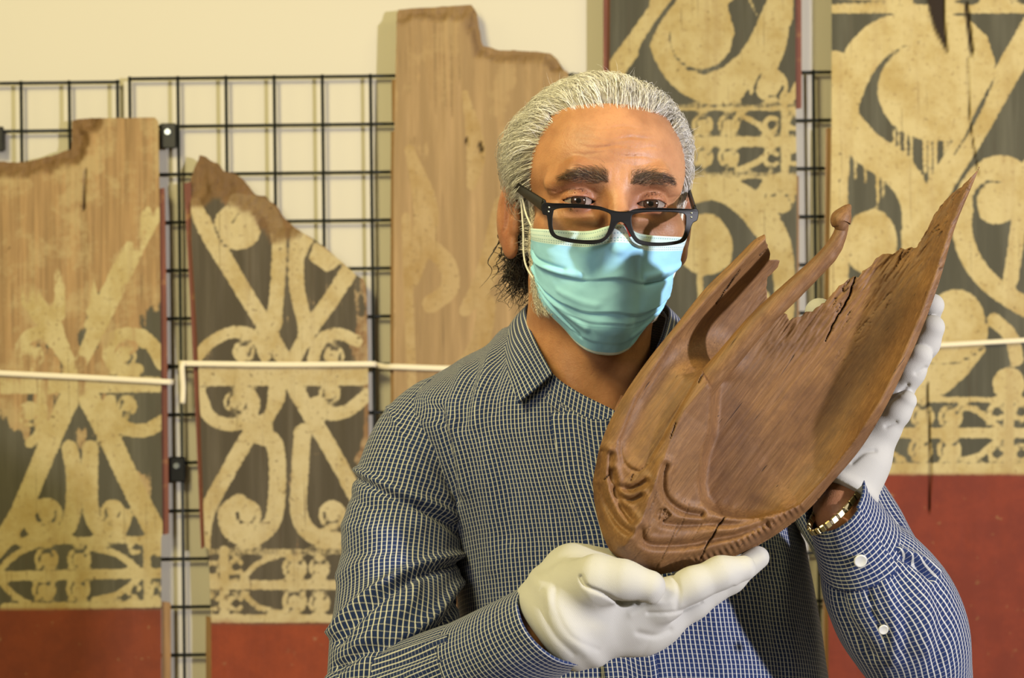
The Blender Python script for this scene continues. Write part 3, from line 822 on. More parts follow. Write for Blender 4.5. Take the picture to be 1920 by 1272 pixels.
def vessel_front(X, Y):
    dc = seg_dist(X, Y, CREST)
    do = seg_dist(X, Y, solid_d)
    below = smoothstep(820, 960, Y + 0.15 * (X - 1200))              # solid prow end
    top = -10 + (17 + 15 * below) * (1 - np.exp(-dc * MM / 32))
    top = top + 20 * np.clip(1 - do / 34, 0, 1) ** 2.2 * (0.35 + 0.65 * below)
    TR = np.array(LT_L + RIDGE_L[1:] + RIDGE_T + RT_R[-6:] + RT_M[1:])   # opening of the trough, round the ridge
    inT = in_poly(X, Y, TR)
    dl, dr, g = seg_dist(X, Y, LT_L), seg_dist(X, Y, RIDGE_L + RIDGE_T + RT_R[-6:]), np.minimum(seg_dist(X, Y, RT_M[4:]), seg_dist(X, Y, RT_M[:6]) * 2.6)
    along = X * 0.60 - Y * 0.80
    up_ = smoothstep(60, 320, along)
    sm = lambda *e: np.clip(-np.log(sum(np.exp(-9 * q_) for q_ in e)) / 9, 0, 1)
    lipd = seg_dist(X, Y, RT_M[:5])
    eL = prof(dl / (34 + 60 * smoothstep(150, 320, along)))
    eR = sm(prof(dr / 20), prof(lipd / 44), prof(seg_dist(X, Y, RT_M[4:]) / 225))
    eU = sm(prof(dl / 105), prof(dr / 40), prof(seg_dist(X, Y, RT_M[4:]) / 225))
    fl_l = -5 + (0.50 + 0.45 * up_) * seg_dist(X, Y, RIDGE_L) * MM + 2.5 * prof(dr / 8)
    wl = smoothstep(-22, 22, seg_dist(X, Y, RIDGE_T[1:] + RT_R[-6:]) - seg_dist(X, Y, RIDGE_L))
    low = wl * (top * (1 - eL) + fl_l * eL) + (1 - wl) * (top * (1 - eR) + 60 * eR)
    up2 = smoothstep(190, 330, along)
    d = np.where(inT, low * (1 - up2) + (top * (1 - eU) + 60 * eU) * up2, top)
    # rounded lip round the opening
    lip = seg_dist(X, Y, TR)
    d = d + 1.8 * np.exp(-(lip / 4.0) ** 2)
    inL = inT; inR = inT
    out = ~(inL | inR)
    # carved grooves of the prow
    def groove(pts, w, depth, lift=0.5):
        q = seg_dist(X, Y, catmull(z1(pts), 40))
        return depth * np.exp(-(q / w) ** 2) - lift * depth * np.exp(-((q - 2.2 * w) / (1.3 * w)) ** 2)
    gsum = 0
    for pts, w, dp in (([(150, 330), (138, 480), (150, 620), (190, 720), (260, 830), (345, 895)], 6.0, 3.4), ([(205, 350), (200, 500), (235, 620), (300, 740), (355, 810)], 5.6, 3.2),
                       ([(215, 470), (250, 560), (330, 590), (400, 570), (450, 540)], 5.2, 3.0), ([(235, 590), (290, 650), (350, 668), (420, 640)], 4.8, 2.8),
                       ([(590, 430), (572, 500), (580, 620), (640, 700), (730, 750), (840, 772)], 5.6, 3.4), ([(570, 830), (700, 842), (900, 832), (1080, 838), (1250, 800)], 5.8, 2.8),
                       ([(418, 880), (430, 940), (490, 980), (640, 985), (800, 970), (950, 935), (1100, 905), (1300, 830)], 6.4, 4.0)):
        gsum = gsum + groove(pts, w, dp)
    d = d + np.where(out, gsum, 0.25 * gsum)
    # row of small beads along the lower rim
    bl = catmull(z1([(650, 1140), (800, 1095), (1000, 1030), (1200, 930), (1400, 800), (1534, 730)]), 50)
    q = seg_dist(X, Y, bl); s = X * 0.86 - Y * 0.5
    d = d - np.where(out, 1.5 * np.exp(-(q / 8) ** 2) * np.sin(s * 2 * np.pi / 11.5), 0)
    # decayed knot
    kx, ky = z1([(572, 772)])[0]
    kd = np.hypot((X - kx) / 15, (Y - ky) / 12)
    d = d + 3.4 * smoothstep(1.15, 0.7, kd + 0.25 * vnoise(X / 4, Y / 4, 3)) * (1 + 0.6 * vnoise(X / 2.6, Y / 2.6, 5))
    # decayed wood near the break of the big wall, and fibres along the grain
    gx = X * 0.60 - Y * 0.80; gy = X * 0.80 + Y * 0.60               # along / across the grain
    brk = seg_dist(X, Y, BR)
    d = d + 2.0 * smoothstep(110, 10, brk) * np.abs(fbm(gy / 7, gx / 60, 6, 3)) + 0.22 * fbm(gy / 9, gx / 110, 2, 3)
    return d
CRK = [(z1([(1005, 785), (930, 900), (820, 1100)]), 2.0), ([(1603, 520), (1590, 560), (1560, 612), (1548, 640)], 2.1), (z1([(600, 420), (585, 480)]), 1.2), (z1([(530, 600), (480, 740)]), 1.1), (z1([(680, 830), (600, 1010), (520, 1160)]), 1.0),
       (z1([(840, 830), (780, 950)]), 1.0), (z1([(760, 690), (720, 800), (660, 920)]), 0.9), (z1([(480, 850), (440, 940)]), 1.0), ([(1388, 505), (1365, 535), (1342, 570)], 1.9), ([(1435, 468), (1424, 480)], 1.4), (z1([(660, 130), (625, 230)]), 2.8), ([(1318, 702), (1310, 718)], 2.5), (z1([(190, 490), (165, 525)]), 1.5), (z1([(360, 490), (345, 540)]), 1.4), (z1([(590, 1020), (530, 1130)]), 0.9), (z1([(430, 1000), (350, 1100)]), 0.9)]
P, q, border = slab_grid(OUTV, 1.9)
X, Y = P[:, 0], P[:, 1]
fr = vessel_front(X, Y)
crk = np.zeros(len(P))
for pts, w in CRK:
    dd = seg_dist(X + 1.6 * vnoise(X / 6, Y / 9, 21), Y, stroke(pts, [w * 0.5] + [w] * (len(pts) - 2) + [w * 0.4])); m = smoothstep(1.1, -0.9, dd)
    crk = np.maximum(crk, m * (1.0 if w > 1.25 else 0.55)); fr = fr + (5 if w > 1.25 else 1.5) * m
gx_ = X * 0.60 - Y * 0.80; gy_ = X * 0.80 + Y * 0.60
near_b = smoothstep(150, 15, seg_dist(X, Y, BR)) * (X > 1560)
rid = 1 - np.abs(fbm(gy_ / 8, gx_ / 46, 31, 2))
m2 = smoothstep(0.93, 1.0, rid) * near_b * smoothstep(-0.1, 0.4, vnoise(gy_ / 24, gx_ / 60, 8))
crk = np.maximum(crk, 0.85 * m2); fr = fr + 2.5 * m2
do = seg_dist(X, Y, solid_d)
hull = 14 + 72 * prof(do / 200) + 10 * smoothstep(830, 980, Y)
bk = np.maximum(fr - 5 * crk + 8.5, hull)
V, F = slab(P, q, border, D_VES + fr / 1000, D_VES + bk / 1000)
vc = V.mean(0)
vessel = thing('carved_vessel', (vc[0], vc[1], V[:, 2].min()), 'broken carved brown wooden vessel held in both white gloved hands', 'wooden carving')
o = put('hollow_body', V, F, M_wood, vessel, smooth=True, attrs={'crack': np.concatenate([crk, np.zeros(len(crk))])}, origin=(vc[0], vc[1], vc[2]))

# free rod with a knob, grown out of the middle ridge
rp = [(1258, 836, 14, 20), (1286, 778, 8, 23), (1322, 722, 3, 24), (1365, 672, -1, 22.5), (1421, 606, -5, 21), (1455, 573, -7, 20.5), (1490, 541, -8, 19.5), (1520, 512, -9, 18), (1544, 488, -10, 17), (1562, 466, -11, 16), (1572, 448, -12, 14.5), (1577, 432, -12, 13), (1577, 424, -13, 14.5), (1575, 416, -13, 19.5), (1578, 409, -13, 19.5), (1583, 401, -13, 16), (1588, 393, -13, 11), (1592, 387, -13, 6.5), (1594, 383, -13, 2.5)]
rp = catmull(np.array(rp, float), 110)
Pr = W(rp[:, 0], rp[:, 1], D_VES + (rp[:, 2]) / 1000 + 0.006)
V, F = tube(Pr, rp[:, 3] * MM / 1000, 28, True, flat=rp[:, 3] * MM / 1000 * 0.95)
V = V + 0.0006 * vnoise(V[:, 0] * 130, V[:, 2] * 130, 4)[:, None] * np.array([1, -1, 0.5])
o = put('ridge_rod', V, F, M_wood, vessel, smooth=True, attrs={'crack': np.zeros(len(V))}, origin=(vc[0], vc[1], vc[2]))
o['label'] = 'slim rod with a pointed knob rising from the middle ridge'
# ---------------------------------------------------------------- person
PBASE = np.array([0.085, 1.58, 0.0])
person = thing('person', PBASE, 'grey-haired man in a checked shirt, mask and white gloves holding a wooden carving', 'person')

# head frame, millimetres: x to the viewer's right, f forward (out of the face), z up; origin between the eyes' level and the head axis
YAW, PITCH_, HROLL = math.radians(7.0), math.radians(3.0), math.radians(2.6)
Rz = np.array(Matrix.Rotation(YAW, 3, 'Z')); Rx = np.array(Matrix.Rotation(-PITCH_, 3, 'X')); Ry = np.array(Matrix.Rotation(HROLL, 3, 'Y'))
HR = Ry @ Rz @ np.array(Matrix.Rotation(PITCH_, 3, 'X'))            # columns: local x, back, up
EYE_F = 78.0
H0 = W(1157, 378, 1.452) - HR @ np.array([0, -EYE_F, 0]) / 1000
def hw(x, f, z):
    """head millimetres -> world"""
    L = np.stack(np.broadcast_arrays(np.asarray(x, float), -np.asarray(f, float), np.asarray(z, float)), -1)
    return H0 + (L / 1000) @ HR.T
def wh(P): 
    L = (np.asarray(P) - H0) @ HR * 1000
    return L[..., 0], -L[..., 1], L[..., 2]

def head_sd(p):
    """signed distance (mm) of the bare head; p columns x, f, z in head mm"""
    ax = np.abs(p[:, 0]); q = np.stack([ax, p[:, 1], p[:, 2]], 1)
    d = s_ell(p, (0, -14, 36), (73, 92, 70))
    d = smin(d, s_ell(p, (0, 18, 28), (67, 67, 62)), 14)             # forehead
    d = smin(d, s_ell(p, (0, 16, -34), (63, 62, 74)), 16)            # mid face
    d = smin(d, s_ell(p, (0, 18, -78), (53, 58, 42)), 18)            # jaw
    d = smin(d, s_ball(p, (0, 62, -100), 18), 14)                    # chin
    d = smin(d, s_ball(q, (46, 48, -24), 20), 16)                    # cheekbone
    d = smin(d, s_cone(q, (10, 76, 19), (36, 75, 22), 9, 9), 9)      # brow ridge
    d = smin(d, s_cone(q, (36, 75, 22), (52, 58, 14), 9, 8), 9)
    d = smax(d, -s_ell(q, (31, 94, 2), (19, 21, 12)), 10)            # sockets
    nose = smin(s_cone(p, (0, 77, 14), (0, 89, -12), 8, 8.5), s_cone(p, (0, 89, -12), (0, 95, -37), 8.5, 10.5), 4)
    nose = smin(nose, s_ball(q, (12, 84, -41), 9), 6)
    d = smin(d, nose, 8)
    d = smin(d, s_cone(q, (18, 76, -15), (40, 66, -13), 5, 5), 7)    # lower lid bag
    ex, ez = q[:, 0] - 31.5, p[:, 2] + 0.5
    lid = s_ball(q, (31.5, 66.0, -0.5), 14.2)
    d = smin(d, lid, 3.0)
    # upper lid fold
    fold = s_cone(q, (18, 78.5, 7.5), (31, 79.3, 11.0), 1.8, 2.4); fold = smin(fold, s_cone(q, (31, 79.3, 11.0), (46, 72, 6), 2.4, 2.2), 2)
    d = d + 0.6 * np.exp(-((np.hypot((ex) / 1.25, ez + 6) - 16.5) / 1.5) ** 2) * smoothstep(3, 7, p[:, 2]) * smoothstep(56, 64, p[:, 1])
    w, hh = 14.2, 4.0; Rr = (w * w + hh * hh) / (2 * hh)
    alm = np.maximum(np.hypot(ex, ez - (hh - Rr) + 0.6) - Rr, np.hypot(ex, ez + (hh - Rr) + 0.2) - Rr)
    alm = np.maximum(alm, 64 - p[:, 1])
    d = smax(d, -alm, 1.2)
    d = np.maximum(d, -s_ball(q, (31.5, 66.0, -0.5), 12.45))
    # forehead wrinkles, frown lines
    wr = 0
    for zc, amp, ph in ((53, 1.0, 0.0), (45, 1.4, 1.1), (38, 1.2, 2.0), (62, 0.7, 0.6), (49, 0.6, 3.0), (33, 0.7, 4.0)):
        zz = p[:, 2] - zc - 1.6 * np.sin(p[:, 0] / 15 + ph) - 0.9 * np.sin(p[:, 0] / 5.3 + 2 * ph) - 0.0016 * p[:, 0] ** 2
        wr = wr + amp * np.exp(-(zz / 1.1) ** 2) * np.clip(1 - ((p[:, 0] - 6 * np.sin(ph * 3)) / 40) ** 2, 0, 1) * (0.6 + 0.4 * np.sin(p[:, 0] / 9 + 3 * ph))
    d = d + wr * (p[:, 1] > 40)
    d = d + 0.5 * np.exp(-((ax - 7) / 1.4) ** 2) * np.exp(-((p[:, 2] - 20) / 7) ** 2) * (p[:, 1] > 60)
    for k_, (z0_, s_) in enumerate(((6, 0.18), (0, -0.05), (-6, -0.3))):   # crow's feet
        d = d + 0.5 * np.exp(-((p[:, 2] - z0_ - s_ * (ax - 48)) / 1.0) ** 2) * np.exp(-((ax - 53) / 5) ** 2) * (p[:, 1] > 35)
    # ears
    th = math.radians(24); Re = np.array([[math.cos(th), -math.sin(th), 0], [math.sin(th), math.cos(th), 0], [0, 0, 1]])
    qe = q - np.array([79, -18, -17]); qe = qe @ Re
    ear = s_ell(qe, (0, -4, 2), (6.5, 18, 31))
    ear = smin(ear, s_ell(qe, (0, 2, -26), (5.5, 9, 10)), 5)
    ear = smax(ear, -s_ell(qe, (7, 0, 4), (6.5, 10.5, 19)), 2.5)
    ear = smin(ear, s_cone(qe, (0, 7, -2), (0, 8, -10), 4.5, 4), 3)
    ear = smin(ear, s_cone(qe, (2, -6, 20), (2, -6, -8), 3, 3), 3)
    d = smin(d, ear, 4)
    # neck
    nk = s_cone(p, (-2, -18, -50), (-4, -38, -215), 54, 62)
    nk = smin(nk, s_cone(p, (-40, -20, -70), (-14, 18, -195), 14, 12), 16)
    nk = smin(nk, s_cone(p, (40, -20, -70), (10, 18, -195), 14, 12), 16)
    nk = smin(nk, s_ball(p, (0, 24, -128), 14), 16)                  # larynx
    d = smin(d, nk, 18)
    mw = p[:, 0] / 24
    d = d - 3.0 * np.exp(-((p[:, 2] + 66) / 4.0) ** 2 - mw ** 4) * (p[:, 1] > 50) - 3.2 * np.exp(-((p[:, 2] + 76) / 4.0) ** 2 - (mw * 1.1) ** 4) * (p[:, 1] > 50) + 1.6 * np.exp(-((p[:, 2] + 71) / 1.2) ** 2 - (mw * 0.9) ** 4) * (p[:, 1] > 50)
    # upper chest under the open collar
    d = smin(d, s_ell(p, (-2, -60, -240), (120, 88, 60)), 26)
    return d
def skull_sd(p):
    """smooth scalp only, for hair"""
    d = s_ell(p, (0, -14, 36), (73, 92, 70))
    d = smin(d, s_ell(p, (0, 18, 28), (67, 67, 62)), 14)
    d = smin(d, s_ell(p, (0, 16, -34), (63, 62, 74)), 16)
    return smin(d, s_cone(p, (-2, -18, -50), (-4, -38, -180), 54, 60), 18)

def skin_material():
    t = NT('tanned_skin'); v = t.coord()
    n1 = t.noise(v, 22, 4, 0.6); n2 = t.noise(v, 420, 3, 0.6); n3 = t.noise(v, 1500, 2, 0.5); v2 = t.voro(v, 620)
    c = t.mix(t.step(n1, 0.3, 0.7), C(150, 102, 71), C(186, 134, 95))
    c = t.mix(t.math('MULTIPLY', t.step(n2, 0.55, 0.72), 0.22), c, C(150, 84, 58))
    c = t.mix(t.attr('flush_shade'), c, C(140, 78, 60))
    h = t.math('ADD', t.math('MULTIPLY', n2, 0.5), t.math('ADD', t.math('MULTIPLY', v2, 0.5), t.math('MULTIPLY', n3, 0.3)))
    t.p.subsurface_method = 'RANDOM_WALK'
    return t.fin(c, t.math('ADD', 0.40, t.math('MULTIPLY', n2, 0.2)), t.bump(h, 0.30, 0.0008), Subsurface_Weight=0.18, Subsurface_Radius=(1.0, 0.35, 0.2), Subsurface_Scale=0.004, Specular_IOR_Level=0.45)
M_skin = skin_material()
Vh, Fh = surface_nets(head_sd, (-104, -140, -262), (104, 124, 122), 1.32, slack=1.9)
flush_shade = np.exp(-((np.abs(Vh[:, 0]) - 30) ** 2 / 180 + (Vh[:, 2] + 4) ** 2 / 90)) * 0.75 * (Vh[:, 1] > 45)  # brow shade painted into the skin round the eyes, plus dark circles
flush_shade = flush_shade + 0.5 * np.exp(-((np.abs(Vh[:, 0]) - 84) ** 2 / 60)) * (Vh[:, 1] < 30) * (Vh[:, 2] < 20) * (Vh[:, 2] > -55)
Vhw = hw(Vh[:, 0], Vh[:, 1], Vh[:, 2])

# arms and trunk of the same body, in metres
def wp(px, py, D, r): 
    a = W(px, py, D); return (a[0], a[1], a[2], r)
ARM_L = [wp(830, 815, 1.585, 0.040), wp(750, 1010, 1.545, 0.044), wp(715, 1270, 1.475, 0.040), wp(800, 1285, 1.43, 0.038), wp(960, 1208, 1.365, 0.028), wp(1060, 1155, 1.338, 0.022)]
ARM_R = [wp(1430, 800, 1.60, 0.040), wp(1590, 990, 1.55, 0.032), wp(1722, 1235, 1.48, 0.034), wp(1655, 1095, 1.437, 0.031), wp(1580, 960, 1.402, 0.0215), wp(1594, 900, 1.418, 0.0205)]
def body_sd(p):
    d = s_ell(p, W(1120, 800, 1.60), (0.150, 0.080, 0.11))
    d = smin(d, s_ell(p, W(1150, 1050, 1.60), (0.150, 0.090, 0.22)), 0.05)
    d = smin(d, s_ell(p, (0.105, 1.60, 1.02), (0.150, 0.092, 0.20)), 0.05)
    d = smin(d, s_chain(p, ARM_L, 0.012), 0.03)
    d = smin(d, s_chain(p, ARM_R, 0.012), 0.03)
    d = smin(d, s_cone(p, tuple(W(1125, 700, 1.59)), tuple(W(1125, 780, 1.60)), 0.055, 0.07), 0.04)
    for s in (-1, 1):
        d = smin(d, s_chain(p, [(0.105 + s * 0.085, 1.60, 0.92, 0.075), (0.105 + s * 0.10, 1.59, 0.48, 0.052), (0.105 + s * 0.11, 1.62, 0.09, 0.036)], 0.02), 0.03)
        d = smin(d, s_cone(p, (0.105 + s * 0.11, 1.61, 0.06), (0.105 + s * 0.12, 1.46, 0.045), 0.034, 0.026), 0.02)
    return d
Vb, Fb = surface_nets(body_sd, (-0.24, 1.29, 0.0), (0.45, 1.74, 1.40), 0.008, slack=1.6)
fl = np.concatenate([flush_shade, np.zeros(len(Vb))])
body = put('body', np.vstack([Vhw, Vb]), np.vstack([Fh, Fb + len(Vhw)]), M_skin, person, attrs={'flush_shade': fl}, origin=H0)

# ---------------------------------------------------------------- eyes
def eye_material():
    t = NT('eye'); v = t.coord()
    s = t.sep(v)
    r = t.math('SQRT', t.math('ADD', t.math('POWER', s[0], 2.0), t.math('POWER', s[2], 2.0)))   # distance from the pupil axis, m
    vein = t.noise(v, 900, 3)
    white = t.mix(t.step(vein, 0.55, 0.7), C(150, 139, 130), C(140, 106, 96))
    ir = t.noise(t.mapv(v, (1, 0, 1)), 1100, 3)
    iris = t.mix(ir, C(38, 25, 19), C(78, 55, 42))
    c = t.mix(t.step(r, 0.0067, 0.0061), white, iris)
    c = t.mix(t.step(r, 0.0026, 0.0022), c, (0.004, 0.003, 0.003, 1))
    c = t.mix(t.math('MULTIPLY', t.math('MULTIPLY', t.step(r, 0.0050, 0.0060), t.step(r, 0.0068, 0.0062)), 0.8), c, C(30, 22, 18))
    return t.fin(c, 0.06, None, Specular_IOR_Level=0.6, Coat_Weight=0.6, Coat_Roughness=0.02)
M_eye = eye_material()
def uvsphere(n=28, m=20):
    th = np.linspace(0, np.pi, m); ph = np.linspace(0, 2 * np.pi, n, endpoint=False)
    T, Ph = np.meshgrid(th, ph, indexing='ij')
    return np.stack([np.sin(T) * np.cos(Ph), -np.cos(T), np.sin(T) * np.sin(Ph)], -1).reshape(-1, 3), grid_faces(m, n, wrap_m=True)
SPH_V, SPH_F = uvsphere()
for s in (-1, 1):
    ec = hw(s * 31.5, 66.0, -0.5)
    me = raw_mesh('eye', SPH_V * 0.0122 * np.array([1, 1 + 0.03, 1]), SPH_F, True)
    me.materials.append(M_eye)
    o = bpy.data.objects.new('eye', me); COL.objects.link(o); o.parent = person
    o.location = Vector(ec) - Vector(PBASE)
    look = Vector(CAM + np.array([0.02, 0, 0.02]) - ec)
    o.rotation_euler = look.to_track_quat('-Y', 'Z').to_euler()

# ---------------------------------------------------------------- strands: scalp hair, brows, stubble, ponytail
def strands_mesh(paths, rad, sides=3):
    """paths (S, n, 3) world; thin tapered tubes in one mesh"""
    S, n, _ = paths.shape
    T = np.gradient(paths, axis=1); T /= np.linalg.norm(T, axis=2)[..., None] + 1e-12
    ref = np.array([0.3, 0.5, 0.81])
    N = np.cross(T, ref); N /= np.linalg.norm(N, axis=2)[..., None] + 1e-12
    Bn = np.cross(T, N)
    taper = np.clip(1.15 - np.linspace(0, 1, n) ** 2, 0.15, 1)
    r = (np.broadcast_to(np.asarray(rad, float), (S,))[:, None] * taper)[..., None, None]
    a = np.linspace(0, 2 * np.pi, sides, endpoint=False)
    V = paths[:, :, None] + r * (np.cos(a)[:, None] * N[:, :, None] + np.sin(a)[:, None] * Bn[:, :, None])
    base = grid_faces(n, sides, wrap_m=True)
    F = (base[None] + (np.arange(S) * n * sides)[:, None, None]).reshape(-1, 4)
    return V.reshape(-1, 3), F
def hair_material(name, c1, c2, c3, rough=0.42):
    t = NT(name); k = t.attr('tone')
    c = t.mix(t.step(k, 0.15, 0.5), c1, c2); c = t.mix(t.step(k, 0.6, 0.95), c, c3)
    return t.fin(c, rough, None, Specular_IOR_Level=0.5)
M_hair = hair_material('grey_hair', C(128, 120, 106), C(218, 213, 202), C(252, 250, 246))
M_dark_hair = hair_material('dark_curly_hair', C(20, 15, 11), C(44, 33, 24), C(104, 90, 70))
M_brow = hair_material('eyebrow_hair', C(46, 33, 25), C(88, 68, 52), C(176, 156, 128))
M_stubble = hair_material('white_stubble', C(176, 160, 132), C(220, 210, 188), C(250, 244, 230))

def grow(roots, dirs, length, f_sd, lift, n=12, curl=0.0, wander=0.25, seed=0, grav=0.0):
    """strands that follow a surface; head mm"""
    rg = np.random.default_rng(seed)
    S = len(roots); p = roots.copy(); out = [p.copy()]
    st = np.broadcast_to(np.asarray(length, float), (S,)) / (n - 1)
    d = dirs / (np.linalg.norm(dirs, axis=1)[:, None] + 1e-9)
    wob = rg.normal(0, 1, (S, 3)) * wander; lft = np.broadcast_to(np.asarray(lift, float), (S,))
    ph = rg.random(S) * 6.28
    for i in range(1, n):
        t = i / (n - 1)
        dd = d if not callable(dirs) else d
        v = d + wob * (0.4 + t) + curl * np.stack([np.sin(ph + 3 * t), np.cos(ph + 2.3 * t), np.sin(1.7 * ph + 2 * t)], 1)
        v[:, 2] -= grav * t
        p = p + v / (np.linalg.norm(v, axis=1)[:, None] + 1e-9) * st[:, None]
        if f_sd is not None:
            e = f_sd(p); g = grad(f_sd, p, 0.5)
            target = lft * (0.35 + 1.2 * np.sin(np.pi * min(1, 0.15 + 0.85 * t)))
            p = p + g * (target - e)[:, None] * 0.8
            # keep the direction tangent
            d = d - (np.sum(d * g, 1) * 0.9)[:, None] * g
            d /= np.linalg.norm(d, axis=1)[:, None] + 1e-9
        out.append(p.copy())
    return np.stack(out, 1)

def hairline_z(x, f):
    """height of the front hairline on the scalp at lateral position x"""
    ax = np.abs(x)
    return 92 - 0.0045 * ax ** 2 - 24 * smoothstep(44, 66, ax)
# scalp roots: sample directions, keep the haired zone
rg = np.random.default_rng(3)
Nn = 60000
u = rg.normal(0, 1, (Nn, 3)); u /= np.linalg.norm(u, axis=1)[:, None]
pts = np.array([0, -6, 25]) + u * 70
for _ in range(6):
    pts = pts - skull_sd(pts)[:, None] * grad(skull_sd, pts, 0.5)
x, f, z = pts.T
ax = np.abs(x)
front = z - (86 - 0.0030 * x ** 2) > (f - 40) * 0.55           # behind the receding hairline
side = (ax > 52) & (f < 34 - 0.55 * np.clip(30 - z, 0, 60) + 0.22 * np.clip(z - 30, 0, 60)) & (z > -8 - 0.5 * (f - 10))
topz = (f < 62 - 0.010 * x ** 2) & (z > 58)
back = (f < 8) & (z > -52)
keep = (topz | side | back) & (z > -70)
keep &= ~((ax > 66) & (f > -22) & (f < 14) & (z < 8))          # round the ear
keep &= ~((ax > 60) & (f > 14) & (z < 4))                      # sideburn is stubble
pts = pts[keep][:16500]; x, f, z = pts.T
tail = np.array([-30.0, -100.0, -40.0])
dr = tail - pts; dr /= np.linalg.norm(dr, axis=1)[:, None]
upw = smoothstep(20, 70, f)[:, None]
dr = dr * (1 - 0.55 * upw) + np.array([0, -0.75, 0.55]) * upw
cl = np.stack([vnoise(x / 5 + k_ * 9, z / 5 + f / 7, 40 + k_) for k_ in range(3)], 1)
nse = rg.normal(0, 1, (len(pts), 3)) * 0.07 + cl * 0.22
L_ = rg.uniform(34, 70, len(pts)); lift = rg.uniform(1.5, 7.5, len(pts)) * (0.75 + 0.5 * smoothstep(30, 80, z)) + rg.uniform(0, 9, len(pts)) * smoothstep(50, 72, np.abs(x)) * (x < 0)
paths = grow(pts, dr + nse, L_, skull_sd, lift, 7, 0.14, 0.12, 1)
tone = np.clip(rg.normal(0.60, 0.26, len(pts)) - 0.25 * smoothstep(-20, -70, f) - 0.18 * smoothstep(0, -40, z), 0, 1)
# flyaways
k = rg.choice(len(pts), 1600, replace=False)
fl_ = grow(pts[k], dr[k] + rg.normal(0, 1, (1600, 3)) * 0.45 + np.array([0, 0, 0.25]) + 0.7 * pts[k] / 90, rg.uniform(9, 28, 1600), None, 0, 7, 0.55, 0.3, 5)
paths_all = np.concatenate([paths, fl_]); tone_all = np.concatenate([tone, np.full(1600, 0.85)])
rad = np.concatenate([rg.uniform(0.00011, 0.00026, len(paths)), np.full(1600, 0.00010)])
Wp = hw(paths_all[..., 0], paths_all[..., 1], paths_all[..., 2])
V, F = strands_mesh(Wp, rad)
hair = put('hair', V, F, M_hair, person, attrs={'tone': np.repeat(tone_all, 7 * 3)}, origin=H0)
hair['label'] = 'swept back grey hair tied at the nape'; hair['kind'] = 'stuff'
# under layer of the hair mass so that no scalp shines through
def cap_sd(p):
    ax = np.abs(p[:, 0]); f, z = p[:, 1], p[:, 2]
    d = skull_sd(p) - 3.2 - 1.6 * smoothstep(40, 90, z) - 3.0 * smoothstep(50, 70, -p[:, 0]) * smoothstep(-20, 20, z)
    lim = np.minimum(np.minimum(np.maximum(f - (56 - 0.010 * p[:, 0] ** 2), 62 - z), np.maximum(f - 2, -55 - z)), np.maximum(np.maximum(54 - ax, f - (28 - 0.55 * np.clip(30 - z, 0, 60) + 0.20 * np.clip(z - 30, 0, 60))), -z - 2 - 0.4 * (f - 10)))
    d = smax(d, lim, 5)
    earhole = np.maximum(np.maximum(62 - ax, np.abs(f + 4) - 20), z - 10)
    d = smax(d, -earhole, 3)
    return smax(d, -(skull_sd(p) + 6), 2)
V, F = surface_nets(cap_sd, (-92, -122, -66), (92, 84, 120), 2.6, slack=2.2)
t = NT('hair_mass'); hv = t.coord(); hn = t.noise(t.mapv(hv, (300, 40, 300)), 1.0, 4)
M_cap = t.fin(t.mix(hn, C(92, 86, 75), C(164, 156, 142)), 0.6, t.bump(hn, 0.5, 0.002))
put('hair_mass', hw(V[:, 0], V[:, 1], V[:, 2]), F, M_cap, hair, origin=H0)
# dark ponytail curls below and behind the ear
rg = np.random.default_rng(11)
S = 620
r0 = np.array([-56, -56, -36]) + rg.normal(0, 1, (S, 3)) * np.array([9, 12, 10])
nseg = 19; ph = rg.random(S) * 6.28; tt = np.linspace(0, 1, nseg)
amp = rg.uniform(2, 7.5, S); frq = rg.uniform(1.2, 2.6, S)
axis = np.stack([rg.normal(-3, 7, S), rg.normal(-6, 12, S), rg.uniform(-52, -26, S)], 1)
pp = r0[:, None] + axis[:, None] * tt[None, :, None]
pp[..., 0] += amp[:, None] * np.sin(ph[:, None] + 6.28 * frq[:, None] * tt) * tt ** 0.5
pp[..., 1] += amp[:, None] * np.cos(ph[:, None] + 6.28 * frq[:, None] * tt) * tt ** 0.5
pp[..., 2] += 0.5 * amp[:, None] * np.sin(1.3 * ph[:, None] + 6.28 * frq[:, None] * tt)
V, F = strands_mesh(hw(pp[..., 0], pp[..., 1], pp[..., 2]), np.where(np.arange(S) < 500, 0.00060, 0.00012))
pony = put('ponytail', V, F, M_dark_hair, hair, attrs={'tone': np.repeat(np.clip(rg.normal(0.3, 0.22, S), 0, 1), nseg * 3)}, origin=H0)
pony['label'] = 'dark curly ponytail behind the ear'; pony['kind'] = 'stuff'
def pony_sd(p): 
    d = s_ell(p, (-60, -62, -56), (14, 20, 24)); return smin(d, s_ell(p, (-50, -66, -30), (16, 20, 16)), 10) + 1.5 * np.sin(p[:, 0] * .6 + p[:, 2] * .5) * np.sin(p[:, 2] * .35)
V, F = surface_nets(pony_sd, (-90, -95, -100), (-20, -30, 0), 2.6, slack=2.2)
t = NT('dark_hair_mass'); M_dcap = t.fin(t.mix(t.noise(t.coord(), 400, 3), C(16, 12, 9), C(44, 32, 22)), 0.55)
put('ponytail_mass', hw(V[:, 0], V[:, 1], V[:, 2]), F, M_dcap, hair, origin=H0)

def on_face(x, z, f0=120.0, f_sd=None):
    """front surface of the head over (x, z) by marching along f"""
    f_sd = f_sd or head_sd
    f = np.full(x.shape, f0)
    for _ in range(40):
        d = f_sd(np.stack([x, f, z], 1)); f = f - np.clip(d, -4, 8) * 0.75
    return f
